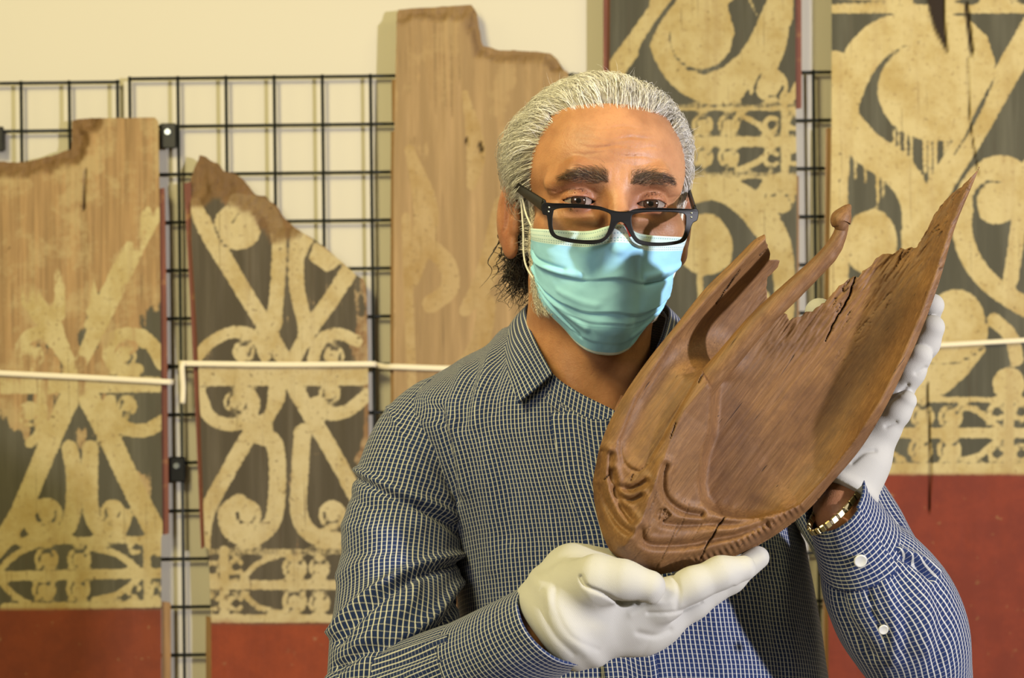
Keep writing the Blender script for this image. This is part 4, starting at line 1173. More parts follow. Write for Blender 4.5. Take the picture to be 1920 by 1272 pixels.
# eyebrows
rg = np.random.default_rng(21)
for s in (-1, 1):
    S = 760
    a = rg.beta(1.05, 1.35, S)
    xx = s * (9 + a * 41); zz = 18.0 + 6.5 * np.sin(a * 2.5) * 0.9 + rg.normal(0, 1, S) * (3.9 - 2.2 * a) - 3.5 * a
    zz = np.minimum(14.5 + np.abs(zz - 14.5), 32.0); ff = on_face(xx, zz)
    roots = np.stack([xx, ff - 0.4, zz], 1)
    dirs = np.stack([s * (0.55 + 0.9 * a), np.full(S, 0.15), 0.60 - 0.95 * a], 1) + rg.normal(0, 1, (S, 3)) * 0.22
    pth = grow(roots, dirs, rg.uniform(5, 9.5, S), head_sd, rg.uniform(0.4, 1.5, S), 6, 0.1, 0.12, 8)
    V, F = strands_mesh(hw(pth[..., 0], pth[..., 1], pth[..., 2]), rg.uniform(0.00006, 0.00011, S))
    o = put('eyebrow', V, F, M_brow, person, attrs={'tone': np.repeat(np.clip(rg.normal(0.42, 0.26, S), 0, 1), 18)}, origin=H0)
    o['kind'] = 'stuff'
    # lashes
    S = 46; a = np.linspace(-0.95, 0.95, S)
    lx = 31.5 + a * 13.4; lz = -1.0 + 3.7 * (1 - a ** 2)
    lf = 66 + np.sqrt(np.clip(14.3 ** 2 - (a * 13.4) ** 2 - (lz + .5) ** 2, 1, 400))
    rt = np.stack([s * lx, lf, lz], 1)
    pth = grow(rt, np.stack([s * a * 0.5, np.full(S, 0.9), np.full(S, -0.55) + 0.15 * rg.random(S)], 1), rg.uniform(2.6, 4.2, S), None, 0, 6, 0.0, 0.1, 9, grav=0.0)
    V, F = strands_mesh(hw(pth[..., 0], pth[..., 1], pth[..., 2]), 0.00011)
    o = put('eyelashes', V, F, M_brow, person, attrs={'tone': np.full(len(V), 0.05)}, origin=H0); o['kind'] = 'stuff'
# white sideburn stubble in front of the ears
rg = np.random.default_rng(31)
S = 3600
sgn = np.where(rg.random(S) < 0.62, -1.0, 1.0)
cz = rg.uniform(-98, 24, S); cf = 12 - 0.12 * (cz + 20) + rg.normal(0, 1, S) * (5.5 + 0.05 * np.clip(-cz - 30, 0, 60))
cx = sgn * 100
for _ in range(40):
    cx = cx - sgn * np.clip(head_sd(np.stack([cx, cf, cz], 1)), -3, 6) * 0.7
cand = np.stack([cx, cf, cz], 1)[np.abs(cx) < 74]; S = len(cand)
pth = grow(cand, np.stack([np.sign(cand[:, 0]) * 0.25, np.full(S, 0.15), np.full(S, -1.0)], 1) + rg.normal(0, 1, (S, 3)) * 0.3, rg.uniform(5, 10, S), head_sd, rg.uniform(0.5, 2.2, S), 5, 0.1, 0.15, 12)
V, F = strands_mesh(hw(pth[..., 0], pth[..., 1], pth[..., 2]), 0.00021)
o = put('sideburns', V, F, M_stubble, person, attrs={'tone': np.repeat(np.clip(rg.normal(0.6, 0.25, S), 0, 1), 15)}, origin=H0); o['kind'] = 'stuff'
# ---------------------------------------------------------------- checked shirt
def plaid_material(name='checked_cotton'):
    t = NT(name)
    uv = t.n('ShaderNodeUVMap', uv_map='uv').outputs[0]
    s = t.sep(uv)
    def lines(c, w):
        fr = t.math('ABSOLUTE', t.math('SUBTRACT', t.math('FRACT', c), 0.5))
        return t.step(fr, w + 0.04, w - 0.04)
    lu = lines(s[0], 0.120); lv = lines(s[1], 0.085)
    tw = t.math('FRACT', t.math('ADD', t.math('MULTIPLY', s[0], 4.0), t.math('MULTIPLY', s[1], 4.0)))
    dash = t.step(tw, 0.30, 0.5)
    both = t.math('MULTIPLY', lu, lv)
    f = t.math('MAXIMUM', t.math('MULTIPLY', lu, t.math('ADD', 0.58, t.math('MULTIPLY', dash, 0.28))), t.math('MULTIPLY', lv, t.math('ADD', 0.15, t.math('MULTIPLY', dash, 0.24))))
    f = t.math('MAXIMUM', f, both)
    # every other ground square a shade lighter, as woven
    nz = t.noise(t.coord(), 35, 3)
    base = t.mix(nz, C(20, 34, 72), C(31, 50, 96))
    c = t.mix(f, base, C(206, 205, 196))
    weave = t.noise(t.coord(), 1800, 2)
    h = t.math('ADD', t.math('MULTIPLY', weave, 0.6), t.math('MULTIPLY', f, 0.3))
    return t.fin(c, 0.8, t.bump(h, 0.22, 0.0006), Specular_IOR_Level=0.2, Sheen_Weight=0.08)
M_plaid = plaid_material()
PER = 0.0041                                        # check period, metres

def px_fold(P, N, folds):
    """raise or sink cloth along creases traced on it; folds: (points px, half width px, height mm)"""
    px, py = proj(P)
    toward = (N[:, 1] < 0.25)
    d = np.zeros(len(P))
    for pts, w, amp in folds:
        q = seg_dist(px, py, catmull(pts, 30))
        d += amp * np.exp(-(q / w) ** 2)
    return P + N * (d * toward / 1000)[:, None]
def grid_normals(G, wrap=True):
    du = (np.roll(G, -1, 1) - np.roll(G, 1, 1)) if wrap else np.gradient(G, axis=1)
    dv = np.gradient(G, axis=0)
    N = np.cross(du, dv); N /= np.linalg.norm(N, axis=2)[..., None] + 1e-12
    return N
def loft(ctrl, n, m, spiral=0.0, a0=0.0, folds=(), noise=0.0012, seed=0, shear=None):
    """cloth tube; ctrl rows px, py, D, half-width px, half-depth m. Columns wrap with a doubled seam column for the uv."""
    c = catmull(np.array(ctrl, float), n)
    P = W(c[:, 0], c[:, 1], c[:, 2]); sc = c[:, 2] / FPX
    T = np.gradient(P, axis=0); T /= np.linalg.norm(T, axis=1)[:, None]
    view = P - CAM; view /= np.linalg.norm(view, axis=1)[:, None]
    A = np.cross(T, view); A /= np.linalg.norm(A, axis=1)[:, None]
    Bv = np.cross(A, T)                               # pointing along the view, away
    a = a0 + np.linspace(0, 2 * np.pi, m)
    grow_ = 1 + spiral * np.linspace(0, 1, m)
    ra = (c[:, 3] * sc)[:, None] * grow_[None]; rb = c[:, 4][:, None] * grow_[None]
    G = P[:, None] + (np.cos(a)[None] * ra)[..., None] * A[:, None] + (np.sin(a)[None] * rb)[..., None] * Bv[:, None]
    if shear is not None:
        sh_ = np.interp(np.linspace(0, 1, n), *shear)
        lat = (np.cos(a)[None] * ra)
        dn = np.sign(A[n // 2] @ -CU)
        G = G + (sh_[:, None] * lat * dn)[..., None] * T[:, None]
    N = grid_normals(G, False)
    out = G - P[:, None]
    sgn = np.sign(np.sum(N * out, 2, keepdims=True).mean()); N = N * sgn
    L = np.concatenate([[0], np.cumsum(np.linalg.norm(np.diff(P, axis=0), axis=1))])
    Rm = (c[:, 3] * sc).mean()
    U = np.broadcast_to((a * Rm)[None], (n, m)); Vv = np.broadcast_to(L[:, None], (n, m))
    wr = fbm(np.broadcast_to(np.cos(a)[None] * 1.3, (n, m)) + L[:, None] * 6, np.sin(a)[None] * 1.3 + L[:, None] * 9, seed, 3) * noise
    G = G + N * wr[..., None]
    Gf = px_fold(G.reshape(-1, 3), N.reshape(-1, 3), folds) if len(folds) else G.reshape(-1, 3)
    F = grid_faces(n, m)
    return Gf, F, np.stack([U.ravel(), Vv.ravel()], 1) / PER

def solidify(o, th):
    md = o.modifiers.new('thickness', 'SOLIDIFY'); md.thickness = th; md.offset = -1
    return o

c5 = lambda L: [(600 + x / 1.786, 560 + y / 1.786) for x, y in L]
# trunk of the shirt
TY = np.array([575, 600, 640, 700, 750, 800, 900, 1000, 1100, 1272, 1420, 1560], float)
TXL = np.array([1010, 975, 925, 822, 752, 742, 800, 845, 858, 872, 878, 880], float)
TXR = np.array([1240, 1270, 1320, 1425, 1492, 1505, 1480, 1500, 1520, 1556, 1565, 1570], float)
TB = np.array([0.052, 0.062, 0.078, 0.098, 0.110, 0.118, 0.126, 0.128, 0.128, 0.128, 0.126, 0.126])
TD = 1.590
def torso_pt(th, y):
    xl, xr, b = np.interp(y, TY, TXL), np.interp(y, TY, TXR), np.interp(y, TY, TB)
    ct, st = np.cos(th), np.sin(th)
    ex = 0.82
    x = (xl + xr) / 2 + (xr - xl) / 2 * np.sign(ct) * np.abs(ct) ** ex
    D = TD + 0.012 * smoothstep(700, 575, y) - b * np.sign(st) * np.abs(st) ** 0.9
    return x, y, D
nt, mt = 150, 220
th = np.linspace(-np.pi / 2, 1.5 * np.pi, mt)                       # seam at the back
dth = np.degrees(np.abs((th - np.pi / 2)))
yn = np.interp(dth, [0, 4, 9, 17, 30, 45, 70, 95, 140, 180], [792, 775, 748, 706, 662, 636, 606, 590, 580, 576])
v = np.linspace(0, 1, nt) ** 1.15
Yg = yn[None] + (1560 - yn[None]) * v[:, None]
Xp, Yp, Dp = torso_pt(np.broadcast_to(th[None], (nt, mt)), Yg)
ksm = np.array([1, 2, 3, 2, 1]) / 9.0
G = W(Xp, Yp, Dp)
for _ in range(10):                                                  # soften the profile
    G[1:-1] = 0.25 * G[:-2] + 0.5 * G[1:-1] + 0.25 * G[2:]
N = grid_normals(G, False)
if np.sum(N[nt // 2, mt // 2] * np.array([0, -1, 0])) < 0: N = -N
wr = 0.0016 * fbm(Xp / 70, Yp / 190, 3, 3)
G = G + N * wr[..., None]
torso_folds = [(c5([(405, 370), (430, 480), (450, 600), (458, 680)]), 7, -5.0), (c5([(440, 400), (470, 520), (480, 640)]), 12, 3.0), (c5([(615, 110), (570, 200), (540, 300), (520, 420)]), 9, 3.2), (c5([(640, 150), (600, 260), (590, 380)]), 8, -2.2),
               (c5([(530, 230), (500, 330), (480, 430)]), 9, -2.6), (c5([(480, 230), (455, 330), (450, 420)]), 9, 2.2), (c5([(700, 360), (720, 520), (760, 700), (800, 850)]), 16, 2.2), (c5([(620, 420), (640, 600), (640, 800)]), 16, -1.8), (c5([(560, 500), (575, 700), (580, 900)]), 14, 1.8),
               ([(1240, 1100), (1232, 1180), (1236, 1272)], 6, 2.0), ([(1330, 1110), (1345, 1200), (1350, 1300)], 14, 1.6), ([(1440, 1060), (1450, 1180), (1470, 1290)], 16, -2.4), ([(1500, 1020), (1520, 1150), (1530, 1290)], 12, 2.5)]
Gf = px_fold(G.reshape(-1, 3), N.reshape(-1, 3), torso_folds)
Gg = Gf.reshape(nt, mt, 3)
du = np.concatenate([np.zeros((nt, 1)), np.cumsum(np.linalg.norm(np.diff(Gg, axis=1), axis=2), 1)], 1)
du = du - du[:, mt // 2][:, None]
dvv = np.concatenate([np.zeros((1, mt)), np.cumsum(np.linalg.norm(np.diff(Gg, axis=0), axis=2), 0)], 0)
dvv = dvv - dvv[-1][None]
shirt = put('shirt', Gf, grid_faces(nt, mt), M_plaid, person, uv=np.stack([du.ravel(), dvv.ravel()], 1) / PER, origin=PBASE + np.array([0, 0, 1.0]))
shirt['label'] = 'navy and white small-checked cotton shirt'
solidify(shirt, 0.0012)
def shirt_part(name, V, F, uv, th_=0.0012, label=None, mat=None):
    o = put(name, V, F, mat or M_plaid, shirt, uv=uv)
    if th_: solidify(o, th_)
    if label: o['label'] = label
    return o
# button placket down the front
pth_ = np.linspace(math.radians(88), math.radians(100), 9)
py_ = np.linspace(780, 1540, 90)
PT, PY = np.meshgrid(pth_, py_)
idx = np.clip(((PT + np.pi / 2) / (2 * np.pi) * (mt - 1)), 0, mt - 2)
i0 = idx.astype(int); fx = (idx - i0)
vv = np.interp(PY, [0, 1], [0, 1])
Pl = np.zeros(PT.shape + (3,))
for a_ in range(PT.shape[0]):
    for b_ in range(PT.shape[1]):
        j = i0[a_, b_]; col = Gg[:, j] * (1 - fx[a_, b_]) + Gg[:, j + 1] * fx[a_, b_]
        r_ = np.interp(PY[a_, b_], Yg[:, j], np.arange(nt)); k0 = int(min(r_, nt - 2)); w_ = r_ - k0
        Pl[a_, b_] = col[k0] * (1 - w_) + col[k0 + 1] * w_ + np.array([0, -0.0022, 0])
shirt_part('placket', Pl.reshape(-1, 3), grid_faces(90, 9), np.stack([np.concatenate([np.zeros((90, 1)), np.cumsum(np.linalg.norm(np.diff(Pl, axis=1), axis=2), 1)], 1).ravel(), np.concatenate([np.zeros((1, 9)), np.cumsum(np.linalg.norm(np.diff(Pl, axis=0), axis=2), 0)], 0).ravel()], 1) / PER, 0.0015)

# sleeves
fold_L = [(c5([(120, 575), (250, 640), (380, 690), (455, 735)]), 7, 4.5), (c5([(120, 600), (250, 668), (380, 720), (455, 760)]), 6, -5.0), (c5([(300, 560), (390, 640), (450, 700)]), 7, 3.2), (c5([(330, 690), (400, 740), (465, 790)]), 6, -3.5),
          (c5([(470, 862), (330, 895), (200, 965), (100, 1045), (40, 1120)]), 8, 6.0), (c5([(475, 885), (340, 925), (210, 1000), (120, 1075), (60, 1150)]), 7, -6.0), (c5([(330, 940), (300, 1020), (200, 1100), (120, 1160)]), 9, 3.5),
          (c5([(470, 950), (400, 1050), (330, 1110), (250, 1150)]), 9, 5.0), (c5([(480, 990), (420, 1085), (330, 1140), (150, 1180), (60, 1235)]), 8, -7.5), (c5([(70, 760), (200, 780), (330, 760)]), 14, 2.2), (c5([(80, 850), (200, 850), (300, 830)]), 12, -2.0),
          (c5([(230, 370), (290, 480), (370, 580), (430, 660)]), 6, 2.5), (c5([(90, 660), (180, 700), (280, 700)]), 10, -2.0), (c5([(60, 930), (160, 880), (260, 870)]), 12, 2.2)]
V, F, uv = loft([(842, 742, 1.600, 40, 0.035), (828, 768, 1.592, 74, 0.052), (800, 826, 1.582, 99, 0.060), (775, 900, 1.570, 106, 0.062), (758, 980, 1.556, 110, 0.062), (750, 1060, 1.538, 112, 0.062), (744, 1150, 1.512, 119, 0.063), (736, 1230, 1.482, 122, 0.062), (728, 1310, 1.462, 116, 0.058), (722, 1370, 1.455, 90, 0.045), (720, 1395, 1.455, 40, 0.02)], 150, 120, folds=fold_L, seed=2)
shirt_part('sleeve', V, F, uv)
fold_F = [(c5([(100, 1240), (250, 1190), (400, 1150), (500, 1110)]), 7, 3.0), (c5([(150, 1262), (300, 1215), (430, 1170), (510, 1140)]), 6, -2.5), (c5([(300, 1260), (420, 1210), (515, 1180)]), 7, 2.0), ]
V, F, uv = loft([(640, 1352, 1.470, 60, 0.03), (668, 1340, 1.462, 96, 0.046), (730, 1316, 1.447, 100, 0.047), (800, 1286, 1.425, 95, 0.045), (870, 1254, 1.398, 87, 0.041), (905, 1238, 1.385, 82, 0.039)], 80, 100, folds=fold_F, seed=5)
uvf = uv[:, ::1]
shirt_part('sleeve', V, F, uvf)
V, F, uv = loft([(886, 1247, 1.391, 87, 0.040), (930, 1227, 1.376, 88, 0.040), (985, 1200, 1.357, 89, 0.041), (1048, 1169, 1.337, 90, 0.041)], 40, 100, spiral=0.02, a0=2.0, seed=7, noise=0.0008, shear=([0, 1], [0.05, 0.26]))
shirt_part('cuff', V, F, uv[:, ::-1], 0.002)
# arm on the viewer's right: upper arm, then forearm and cuff
V, F, uv = loft([(1420, 716, 1.605, 40, 0.03), (1440, 742, 1.600, 74, 0.052), (1505, 835, 1.585, 92, 0.060), (1585, 965, 1.556, 90, 0.060), (1645, 1068, 1.528, 92, 0.060), (1700, 1170, 1.502, 98, 0.060), (1722, 1260, 1.482, 92, 0.056), (1735, 1340, 1.47, 70, 0.04), (1740, 1365, 1.47, 30, 0.02)], 120, 110, seed=9, noise=0.002,
                folds=[([(1640, 900), (1680, 960), (1700, 1010)], 8, 3), ([(1660, 890), (1710, 960), (1750, 1030)], 7, -3)])
shirt_part('sleeve', V, F, uv)
c4 = lambda L: [(1480 + x / 1.691, 520 + y / 1.691) for x, y in L]
fold_R = [(c4([(335, 880), (400, 910), (455, 955)]), 4.5, -9.0), (c4([(345, 865), (420, 895), (470, 935)]), 6, 4.0), (c4([(245, 950), (262, 1050), (300, 1150)]), 3.5, -3.0), (c4([(400, 960), (440, 1060), (430, 1180)]), 12, 2.5), (c4([(470, 1000), (490, 1100), (470, 1220)]), 12, -2.5), (c4([(150, 950), (180, 1080), (260, 1200)]), 10, -3.5), (c4([(340, 950), (370, 1050), (370, 1200)]), 10, -2.0), (c4([(300, 970), (330, 1080), (330, 1220)]), 8, 2.0)]
V, F, uv = loft([(1612, 1018, 1.416, 74, 0.034), (1624, 1044, 1.421, 92, 0.042), (1646, 1088, 1.430, 110, 0.049), (1676, 1140, 1.442, 119, 0.053), (1704, 1195, 1.456, 114, 0.053), (1724, 1250, 1.468, 98, 0.05), (1736, 1310, 1.476, 82, 0.042), (1740, 1340, 1.478, 36, 0.02)], 110, 110, folds=fold_R, seed=12)
shirt_part('sleeve', V, F, uv)
V, F, uv = loft([(1567, 936, 1.392, 62, 0.032), (1583, 972, 1.402, 67, 0.034), (1600, 1006, 1.411, 75, 0.037), (1618, 1040, 1.420, 84, 0.041)], 40, 120, spiral=0.10, a0=-1.05, seed=15, noise=0.0006, shear=([0, 1], [0.36, 0.0]))
shirt_part('cuff', V, F, uv[:, ::-1], 0.002)

# collar: stand plus turned-down leaf, each a curved sheet
def sheet(curves, n, m):
    """surface through several 3-D curves (rows), resampled"""
    R = np.stack([catmull(np.array([W(*p) for p in c]), m) for c in curves])
    G = np.stack([catmull(R[:, j], n) for j in range(m)], 1)
    L = np.concatenate([np.zeros((1, m)), np.cumsum(np.linalg.norm(np.diff(G, axis=0), axis=2), 0)], 0)
    S_ = np.concatenate([np.zeros((n, 1)), np.cumsum(np.linalg.norm(np.diff(G, axis=1), axis=2), 1)], 1)
    return G.reshape(-1, 3), grid_faces(n, m), np.stack([S_.ravel(), L.ravel()], 1) / PER
fold_c = [(1036, 703, 1.486), (1010, 655, 1.513), (993, 610, 1.552), (990, 576, 1.590), (1030, 556, 1.645), (1125, 545, 1.668)]
mid_c = [(1004, 732, 1.474), (976, 675, 1.502), (967, 625, 1.552), (974, 592, 1.602), (1025, 575, 1.660), (1125, 566, 1.682)]
out_c = [(972, 758, 1.470), (957, 712, 1.490), (950, 655, 1.540), (952, 624, 1.598), (1015, 602, 1.668), (1125, 592, 1.695)]
V, F, uv = sheet([fold_c, mid_c, out_c], 26, 60)
shirt_part('collar', V, F, uv[:, ::-1], 0.0022)
mx = lambda c: [(2 * 1122 - x, y, D) for x, y, D in c]
V, F, uv = sheet([mx(fold_c), mx(mid_c), mx(out_c)], 26, 60)
shirt_part('collar', V, F, uv[:, ::-1], 0.0022)
band = [(1190, 796, 1.474), (1150, 770, 1.479), (1086, 738, 1.486), (1040, 706, 1.494), (1014, 662, 1.517), (998, 618, 1.550), (996, 588, 1.590), (1035, 568, 1.642), (1125, 560, 1.662)]
band2 = [(1186, 842, 1.468), (1146, 818, 1.471), (1078, 790, 1.474), (1024, 752, 1.480), (1000, 694, 1.506), (988, 640, 1.545), (988, 604, 1.590), (1031, 584, 1.646), (1125, 576, 1.666)]
V, F, uv = sheet([band, band2], 12, 60)
shirt_part('collar_band', V, F, uv, 0.0015)
bandr = [(1196, 790, 1.476), (1205, 740, 1.486), (1214, 700, 1.496), (1232, 655, 1.517), (1246, 616, 1.550), (1248, 588, 1.590), (1209, 568, 1.642), (1119, 560, 1.662)]
bandr2 = [(x + 6, y + 12, D + 0.002) for x, y, D in bandr]
V, F, uv = sheet([bandr, bandr2], 8, 60)
shirt_part('collar_band', V, F, uv[:, ::-1], 0.0015)

# buttons
M_button = plain('pearl_button', C(196, 196, 190), 0.3, 0.0, 0.6, 0.02, 300)
M_thread = plain('white_thread', C(220, 216, 205), 0.8)
def button(px, py, D, rpx, tilt=(0.25, 0.1)):
    r = rpx * D / FPX
    prof_ = [(0.0, 0.5), (0.55, 0.5), (0.72, 0.75), (0.88, 0.85), (1.0, 0.45), (0.97, 0.0), (0.0, 0.0)]
    a = np.linspace(0, 2 * np.pi, 28, endpoint=False)
    V = np.array([(r * q[0] * math.cos(x_), r * q[0] * math.sin(x_), -q[1] * r * 0.32) for q in prof_ for x_ in a])
    Rb = np.array(Matrix.Rotation(tilt[0], 3, 'X') @ Matrix.Rotation(tilt[1], 3, 'Z'))
    V = V[:, [0, 2, 1]] @ Rb.T + W(px, py, D)
    b = put('button', V, grid_faces(len(prof_), 28, wrap_m=True), M_button, shirt)
    V2, F2 = box((0, 0, 0), (r * 0.5, r * 0.22, r * 0.22), bevel=r * 0.05)
    V3, F3 = box((0, 0, 0), (r * 0.22, r * 0.22, r * 0.5), bevel=r * 0.05)
    Vt = np.vstack([V2, V3]) @ Rb.T + W(px, py, D - r * 0.2)
    return b
button(1613, 1052, 1.370, 13)
button(1656, 1181, 1.376, 10)

# trousers and shoes, below the picture
t = NT('dark_trouser_cloth'); M_trouser = t.fin(t.mix(t.noise(t.coord(), 300, 3), C(34, 36, 44), C(46, 48, 58)), 0.85)
M_shoe = plain('black_shoe', C(26, 22, 20), 0.4)
def trouser_sd(p):
    d = s_ell(p, (0.105, 1.60, 0.95), (0.168, 0.112, 0.16))
    for s in (-1, 1):
        d = smin(d, s_chain(p, [(0.105 + s * 0.085, 1.60, 0.92, 0.090), (0.105 + s * 0.10, 1.59, 0.48, 0.070), (0.105 + s * 0.11, 1.62, 0.12, 0.060)], 0.02), 0.03)
    return np.maximum(np.maximum(d, p[:, 2] - 1.0), 0.085 - p[:, 2])
V, F = surface_nets(trouser_sd, (-0.12, 1.42, 0.05), (0.36, 1.76, 1.05), 0.012, slack=1.6)
o = put('trousers', V, F, M_trouser, person); o['label'] = 'dark trousers'
for s in (-1, 1):
    fs = lambda p, s=s: np.maximum(smin(s_cone(p, (0.105 + s * 0.11, 1.63, 0.055), (0.105 + s * 0.122, 1.43, 0.040), 0.050, 0.042), s_cone(p, (0.105 + s * 0.11, 1.62, 0.06), (0.105 + s * 0.11, 1.62, 0.12), 0.05, 0.048), 0.03), 0.001 - p[:, 2])
    V, F = surface_nets(fs, (0.0 + s * 0.11 + 0.02, 1.36, -0.01), (0.20 + s * 0.11, 1.71, 0.20), 0.010, slack=1.6)
    put('shoe', V, F, M_shoe, person)

# ---------------------------------------------------------------- white cotton gloves
t = NT('white_cotton_knit'); gv = t.coord()
gn = t.noise(gv, 1500, 2); wv_ = t.n('ShaderNodeTexWave'); t.set(wv_.inputs['Vector'], t.mapv(gv, (1, 1, 1), rot=(0.3, 0.5, 0.2))); wv_.inputs['Scale'].default_value = 260; wv_.inputs['Distortion'].default_value = 1.5
M_glove = t.fin(t.mix(t.noise(gv, 25, 3), C(172, 170, 163), C(186, 184, 177)), 0.9, t.bump(t.math('ADD', t.math('MULTIPLY', gn, 0.6), t.math('MULTIPLY', wv_.outputs['Fac'], 0.12)), 0.3, 0.0007), Specular_IOR_Level=0.15, Sheen_Weight=0.08)
def chain_px(L): return [wp(x, y, D, r / 1000) for x, y, D, r in L]
GL = {
    'palm': chain_px([(1010, 1190, 1.347, 38), (1052, 1166, 1.342, 38.5), (1110, 1128, 1.348, 36), (1190, 1135, 1.362, 30)]),
    'palm2': chain_px([(1120, 1160, 1.345, 30), (1205, 1172, 1.352, 24)]),
    'heel': chain_px([(1075, 1080, 1.362, 26), (1140, 1075, 1.385, 20)]),
    'thumb': chain_px([(1080, 1110, 1.326, 25), (1120, 1090, 1.310, 19), (1168, 1089, 1.303, 14.5), (1218, 1100, 1.301, 12.2)]),
    'index': chain_px([(1185, 1148, 1.335, 20), (1240, 1128, 1.328, 16), (1300, 1098, 1.326, 13.5), (1352, 1076, 1.330, 12.8), (1394, 1066, 1.336, 9.8)]),
    'middle': chain_px([(1190, 1180, 1.352, 18), (1245, 1168, 1.352, 14), (1300, 1132, 1.356, 12), (1370, 1085, 1.366, 11), (1421, 1046, 1.374, 9.2)]),
    'ring': chain_px([(1180, 1165, 1.382, 17), (1250, 1150, 1.390, 12), (1320, 1105, 1.400, 11), (1385, 1060, 1.405, 9)]),
    'little': chain_px([(1170, 1140, 1.402, 15), (1230, 1120, 1.415, 10.5), (1290, 1085, 1.425, 9.5), (1335, 1055, 1.428, 8)]),
}
def crease(p, pts, w, a):
    px, py = proj(p); q = seg_dist(px, py, catmull(pts, 10))
    return a * np.exp(-(q / w) ** 2)
g3 = lambda L: [(950 + x / 3.765, 980 + y / 3.765) for x, y in L]
def glove_l_sd(p):
    d = s_chain(p, GL['palm'], 0.012)
    d = smin(d, s_chain(p, GL['palm2'], 0.01), 0.014)
    d = smin(d, s_chain(p, GL['heel'], 0.01), 0.014)
    d = smin(d, s_chain(p, GL['thumb'], 0.008), 0.008)
    fg = s_chain(p, GL['index'], 0.006)
    for k_ in ('middle', 'ring', 'little'): fg = smin(fg, s_chain(p, GL[k_], 0.006), 0.0025)
    d = smin(d, fg, 0.010)
    # hem that swells at the wrist, open edge
    ax_ = 0.80 * CR + 0.60 * CU
    s = (p - W(1044, 1170, 1.335)) @ ax_
    d = d - 0.0030 * np.exp(-((s - 0.008) / 0.007) ** 2)
    d = smax(d, -s - 0.017, 0.014)
    near = np.abs(d) < 0.010
    d0 = d; d = d.copy(); p = p[near]; fr = p[:, 1] < 1.345
    cr = crease(p, g3([(525, 385), (560, 450), (680, 500), (800, 565), (920, 570)]), 4, 0.0026) + crease(p, g3([(250, 480), (260, 640), (340, 800), (470, 930)]), 5, 0.0007) + crease(p, g3([(345, 470), (345, 600), (450, 800), (640, 900)]), 5, 0.0006) - crease(p, g3([(300, 480), (300, 640), (400, 800), (560, 930)]), 8, 0.0007) \
        + crease(p, g3([(1000, 640), (1200, 630), (1380, 560), (1600, 460)]), 4, 0.0016) + crease(p, g3([(930, 780), (1050, 800), (1150, 760)]), 6, 0.0014) - crease(p, g3([(880, 650), (1000, 600), (1150, 560)]), 9, 0.0016) + crease(p, g3([(1185, 380), (1215, 480), (1200, 600)]), 5, 0.0012)
    d[near] += cr * fr
    return d
def bounds(ch, pad):
    A_ = np.vstack([np.array(c) for c in ch]); return A_[:, :3].min(0) - pad, A_[:, :3].max(0) + pad
lo, hi = bounds(GL.values(), 0.048)
V, F = surface_nets(glove_l_sd, lo, hi, 0.00135, slack=1.8)
o = put('glove', V, F, M_glove, person); o['label'] = 'white cotton glove cupped under the carving, thumb in front'
GRR = {
    'palm': chain_px([(1572, 940, 1.402, 25), (1585, 905, 1.410, 25.5), (1602, 860, 1.420, 27), (1625, 790, 1.432, 25), (1640, 720, 1.440, 20)]),
    'palm2': chain_px([(1560, 880, 1.425, 22), (1580, 780, 1.445, 22), (1600, 700, 1.450, 18)]),
    'edge': chain_px([(1588, 915, 1.402, 21), (1622, 860, 1.402, 18), (1655, 800, 1.406, 15)]),
    'index': chain_px([(1625, 700, 1.446, 13), (1690, 640, 1.436, 11.5), (1735, 598, 1.418, 10.5), (1748, 573, 1.406, 9.8)]),
    'middle': chain_px([(1645, 740, 1.440, 13), (1705, 690, 1.418, 11.8), (1735, 645, 1.402, 11), (1748, 614, 1.396, 10.2)]),
    'ring': chain_px([(1645, 785, 1.424, 13), (1682, 738, 1.406, 11.8), (1708, 698, 1.397, 11), (1725, 668, 1.393, 10)]),
    'little': chain_px([(1628, 850, 1.404, 13), (1660, 805, 1.398, 11.2), (1682, 775, 1.394, 10.2), (1699, 752, 1.391, 8.6)]),
    'thumb': chain_px([(1575, 800, 1.448, 18), (1560, 700, 1.458, 15), (1546, 640, 1.460, 13), (1536, 586, 1.456, 12.2)]),
}
def glove_r_sd(p):
    d = s_chain(p, GRR['palm'], 0.012)
    d = smin(d, s_chain(p, GRR['palm2'], 0.012), 0.014)
    d = smin(d, s_chain(p, GRR['edge'], 0.008), 0.010)
    d = smin(d, s_chain(p, GRR['thumb'], 0.006), 0.008)
    fg = s_chain(p, GRR['index'], 0.005)
    for k_ in ('middle', 'ring', 'little'): fg = smin(fg, s_chain(p, GRR[k_], 0.005), 0.0015)
    d = smin(d, fg, 0.006)
    ax_ = W(1622, 800, 1.425) - W(1578, 918, 1.402); ax_ /= np.linalg.norm(ax_)
    ax2 = 0.50 * CR + 0.84 * CU + np.array([0, 0.22, 0]); ax2 /= np.linalg.norm(ax2)
    s = (p - W(1584, 915, 1.392)) @ ax2
    d = d - 0.002 * np.exp(-((s - 0.004) / 0.004) ** 2)
    d = np.maximum(d, -s)
    near = np.abs(d) < 0.010; d = d.copy(); p = p[near]
    cr = crease(p, [(1598, 868), (1620, 850), (1640, 846)], 4, 0.0016) + crease(p, [(1690, 735), (1702, 722)], 4, 0.0018) + crease(p, [(1662, 800), (1680, 792)], 4, 0.0016) + crease(p, [(1718, 700), (1735, 690)], 4, 0.0014)
    d[near] += cr
    return d
lo, hi = bounds(GRR.values(), 0.034)
V, F = surface_nets(glove_r_sd, lo, hi, 0.00135, slack=1.8)
o = put('glove', V, F, M_glove, person); o['label'] = 'white cotton glove behind the carving, four fingers along its right edge'

